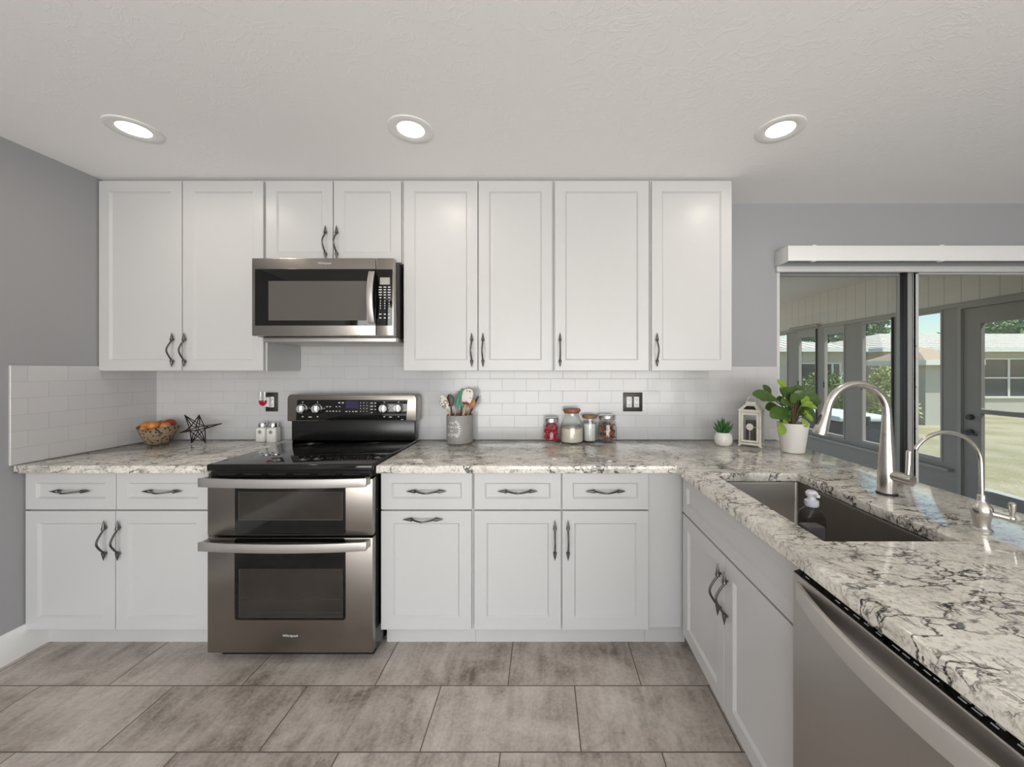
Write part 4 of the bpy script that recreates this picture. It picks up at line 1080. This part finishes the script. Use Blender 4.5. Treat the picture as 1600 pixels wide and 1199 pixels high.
for k, (a, b) in enumerate(sorted(panes)):
    wf = MB().slab([a, a + .015, b - .015, b], [WZ0, WZ0 + .035, WZ1 - .035, WZ1] if k != 2 and k != 3 else [WZ0, WZ0 + .035, WZ1 - .11, WZ1], {(1, 1)}, LX - .008, LX + .035, (1, 2, 0))
    o = struct('window_%d' % (k + 1), wf, 'lanaiframe', 0)
    MB().box(LX + .02, LX + .025, a + .02, b - .02, WZ0 + .02, WZ1 - .02).build('pane', 'glass', o, 0)
    if k in (1, 3): MB().box(LX - .016, LX + .01, a - .012, a + .004, WZ0, WZ1).build('weatherstrip', 'blackplastic', o, 0)
    MB().box(LX - .024, LX - .010, b - .02, b - .008, 1.12, 1.20, .002).build('catch', 'blackplastic', o)
# lanai door
dd = MB().slab([yd0 + .03, yd0 + .03 + .10, yd1 - .03 - .14, yd1 - .03], [-.02, .30, .975, 1.015, 1.775, 1.92], {(1, 1), (1, 3)}, LX + .01, LX + .05, (1, 2, 0), .003, 1)
dd = struct('door_2', dd, 'lanaigrey', 0)
MB().box(LX + .028, LX + .033, yd0 + .12, yd1 - .16, .29, 1.79).build('pane', 'glass', dd, 0)
mb = MB().slab([yd0 - .0, yd0 + .03, yd1 - .03, yd1], [-.04, 1.925, WZ1], {(1, 0)}, LX - .015, LX + .10, (1, 2, 0)); mb.build('door_frame', 'lanaiframe', dd, 0)
MB().cyl((LX + .01, yd1 - .095, .935), (LX - .02, yd1 - .095, .935), .028, .022).build('deadbolt', 'blackplastic', dd)
MB().cyl((LX + .01, yd1 - .095, .80), (LX - .02, yd1 - .095, .80), .028).tube([(LX - .02, yd1 - .095, .80), (LX - .045, yd1 - .095, .80), (LX - .05, yd1 - .14, .795), (LX - .05, yd1 - .19, .79)], .010, 12).build('lever', 'blackplastic', dd)
# rolled shade above the far window
tag(MB().cyl((LX - .05, ly(1240), 1.985), (LX - .05, ly(1284), 1.985), .022).build('roller_shade', 'lanaiframe'), 'rolled-up pale shade above the far lanai window', 'shade')

# ------------------------------------------------------------------ garden
struct('ground_lawn', MB().box(-30, 70, .15, 90, GZ - .2, GZ), 'lawn', 0) if 0 else struct('ground_lawn', MB().slab([-40, XL - .3, XR + .3, 80], [-25, YB - .3, .3, 110], {(1, 1)}, GZ - .2, GZ), 'lawn', 0)
struct('ground_patio', MB().box(LX + .10, 5.6, .4, 7.2, GZ, GZ + .03), 'concrete', 0)

def hip_house(name, label, x0, x1, y0, y1, eave, ridge, rc, wallm, roofm, windows, oh=.45):
    t = thing(name, label, 'house', ((x0 + x1) / 2, y0, GZ)); ox, oy = (x0 + x1) / 2, y0
    X0, X1, D = x0 - ox, x1 - ox, y1 - y0; e, r = eave - GZ, ridge - GZ
    MB().box(X0, X1, 0, D, 0, e).build('wall', wallm, t, 0)
    tb = bmesh.new(); V = tb.verts.new
    a = [V((X0 - oh, -oh, e)), V((X1 + oh, -oh, e)), V((X1 + oh, D + oh, e)), V((X0 - oh, D + oh, e))]
    b = [V((v.co.x, v.co.y, e - .04)) for v in a]
    p, q = V((X0 + rc, D / 2, r)), V((X1 - rc, D / 2, r))
    for f in ((a[0], a[1], q, p), (a[1], a[2], q), (a[2], a[3], p, q), (a[3], a[0], p), (b[0], b[1], b[2], b[3])): tb.faces.new(f)
    for k in range(4): tb.faces.new((a[k], a[(k + 1) % 4], b[(k + 1) % 4], b[k]))
    bmesh.ops.recalc_face_normals(tb, faces=tb.faces[:])
    MB().add(tb).build('roof', roofm, t, 0)
    MB().box(X0 - oh, X1 + oh, -oh - .02, -oh, e - .13, e + .01).box(X0 - oh - .02, X0 - oh, -oh, D + oh, e - .13, e + .01).build('fascia', 'housewhite', t, 0)
    for (wx0, wx1, wz0, wz1, nx, nz) in windows:
        wx0 -= ox; wx1 -= ox; wz0 -= GZ; wz1 -= GZ
        us = [wx0, wx0 + .07]; hs = set()
        for k in range(nx): us += [wx0 + .07 + (wx1 - wx0 - .07) * (k + 1) / nx - .07, wx0 + .07 + (wx1 - wx0 - .07) * (k + 1) / nx]
        vs_ = [wz0, wz0 + .07]
        for k in range(nz): vs_ += [wz0 + .07 + (wz1 - wz0 - .07) * (k + 1) / nz - .05, wz0 + .07 + (wz1 - wz0 - .07) * (k + 1) / nz]
        hs = {(1 + 2 * i, 1 + 2 * j) for i in range(nx) for j in range(nz)}
        f = MB().slab(us, vs_, hs, -.05, .02, (0, 2, 1)).build('window', 'housewhite', t, 0)
        MB().box(wx0 + .05, wx1 - .05, -.02, -.005, wz0 + .05, wz1 - .05).build('pane', 'darkpane', f, 0)
    return t
hip_house('neighbour_house', 'beige house with a pale tiled roof, left beyond the lanai windows', 3.0, 10.75, 11.2, 17.5, 2.12, 2.95, 2.6, 'housewall', 'roof',
          [(9.05, 9.75, .35, 1.62, 1, 2), (9.98, 10.6, .35, 1.62, 2, 1)])
hip_house('neighbour_house', 'pale house with wide white windows seen through the lanai door', 12.15, 30.0, 11.2, 17.5, 2.12, 2.95, 2.6, 'housewall', 'roof',
          [(14.75, 18.4, .35, 1.78, 4, 2), (20.5, 23.0, .35, 1.78, 3, 2)])
hip_house('garden_shed', 'low grey shed with a tan roof in the gap between the houses', 10.45, 11.6, 8.0, 9.6, 1.62, 2.05, .5, 'shedwall', 'shedroof', [(11.2, 11.53, .5, 1.4, 1, 1)], .22)

def leafy(name, label, cat, loc, blobs, n, size, leafm, trunk=None, seed=1, group=None):
    t = thing(name, label, cat, loc, 0, group); rnd = random.Random(seed)
    tb = bmesh.new(); tot = sum(b[3] * b[4] * b[5] for b in blobs)
    for bx_, by_, bz_, rx_, ry_, rz_ in blobs:
        for _ in range(max(20, int(n * rx_ * ry_ * rz_ / tot))):
            v = Vector((rnd.gauss(0, 1), rnd.gauss(0, 1), rnd.gauss(0, 1))).normalized() * rnd.random() ** .33
            c_ = Vector((bx_ + v.x * rx_, by_ + v.y * ry_, max(.03, bz_ + v.z * rz_)))
            d = Vector((rnd.gauss(0, 1), rnd.gauss(0, 1), rnd.gauss(0, .7) + .3)).normalized(); s_ = d.orthogonal().normalized(); s_.rotate(Matrix.Rotation(rnd.uniform(0, 6.3), 3, d))
            L = size * rnd.uniform(.7, 1.3); n_ = d.cross(s_)
            q = [c_, c_ + d * L * .5 + s_ * L * .24 + n_ * L * .06, c_ + d * L, c_ + d * L * .5 - s_ * L * .24 + n_ * L * .06]
            tb.faces.new([tb.verts.new(p) for p in q])
    MB().add(tb).build('foliage', leafm, t, 0)
    mb = MB()
    if trunk: mb.tube([(0, 0, 0), (.05, 0, trunk[0] * .5), (0, 0, trunk[0])], [trunk[1], trunk[1] * .8, trunk[1] * .5], 10)
    for bx_, by_, bz_, rx_, ry_, rz_ in blobs:
        z_ = trunk[0] * .75 if trunk else 0
        mb.tube([(0, 0, z_), (bx_ * .5, by_ * .5, (z_ + bz_) * .5), (bx_, by_, bz_)], [.03 if not trunk else trunk[1] * .5, .02 if not trunk else trunk[1] * .3, .01], 7)
    mb.build('trunk' if trunk else 'branches', 'bark', t)
    return t
leafy('garden_bush', 'leafy green bush behind the covered tub, left in the lanai windows', 'bush', (8.35, 8.9, GZ), [(0, 0, .75, .8, .6, .75), (.6, .2, .6, .6, .5, .6), (-.6, 0, .6, .6, .5, .6)], 2600, .13, 'bush', None, 3, 'garden bushes')
leafy('garden_bush', 'pale yellow-green bush in front of the grey shed', 'bush', (8.72, 7.4, GZ), [(0, 0, .8, .35, .35, .85), (.15, 0, 1.25, .3, .3, .4), (.6, .2, .45, .5, .4, .5)], 2000, .11, 'bushpale', None, 4, 'garden bushes')
leafy('garden_bush', 'low dark bush at the foot of the house with white windows', 'bush', (13.0, 10.2, GZ), [(0, 0, .3, .9, .4, .35)], 900, .14, 'bush', None, 5, 'garden bushes')
leafy('garden_tree', 'dark leafy tree rising above the gap between the houses', 'tree', (16.6, 20.5, GZ), [(0, 0, 4.6, 1.1, 1.6, 1.7), (-.6, 0, 3.2, .7, 1.0, .9), (1.6, 0, 5.6, 1.4, 1.2, 1.0)], 1500, .42, 'treeleaf', (4.2, .16), 6, 'garden trees')
leafy('garden_tree', 'light green tree crown above the roof left of the lanai door', 'tree', (23.0, 25.5, GZ), [(0, 0, 4.2, 1.7, 1.6, 1.6)], 1800, .40, 'bush', (3.5, .2), 7, 'garden trees')
leafy('garden_tree', 'wide green tree crowns above the roof in the lanai door glass', 'tree', (33.5, 25, GZ), [(0, 0, 3.8, 3.2, 2, 2.0), (4.0, 0, 4.2, 3.2, 2, 2.3), (-2.5, 0, 3.4, 2.0, 2, 1.6)], 5000, .42, 'bush', (3.5, .25), 8, 'garden trees')

# covered tub outside the lanai windows
t = thing('covered_tub', 'dark boxy tub with a pale blue cover outside the lanai windows', 'tub', (4.80, 4.0, GZ + .03))
MB().box(-.38, .38, -.75, .75, 0, .72, .04, 3).build('cabinet', 'tub', t)
MB().box(-.42, .42, -.80, .80, .72, .80, .03, 3).build('cover', 'tubcover', t)
MB().box(-.03, .03, -.82, -.795, .66, .80, .004).build('strap', 'blackplastic', t)
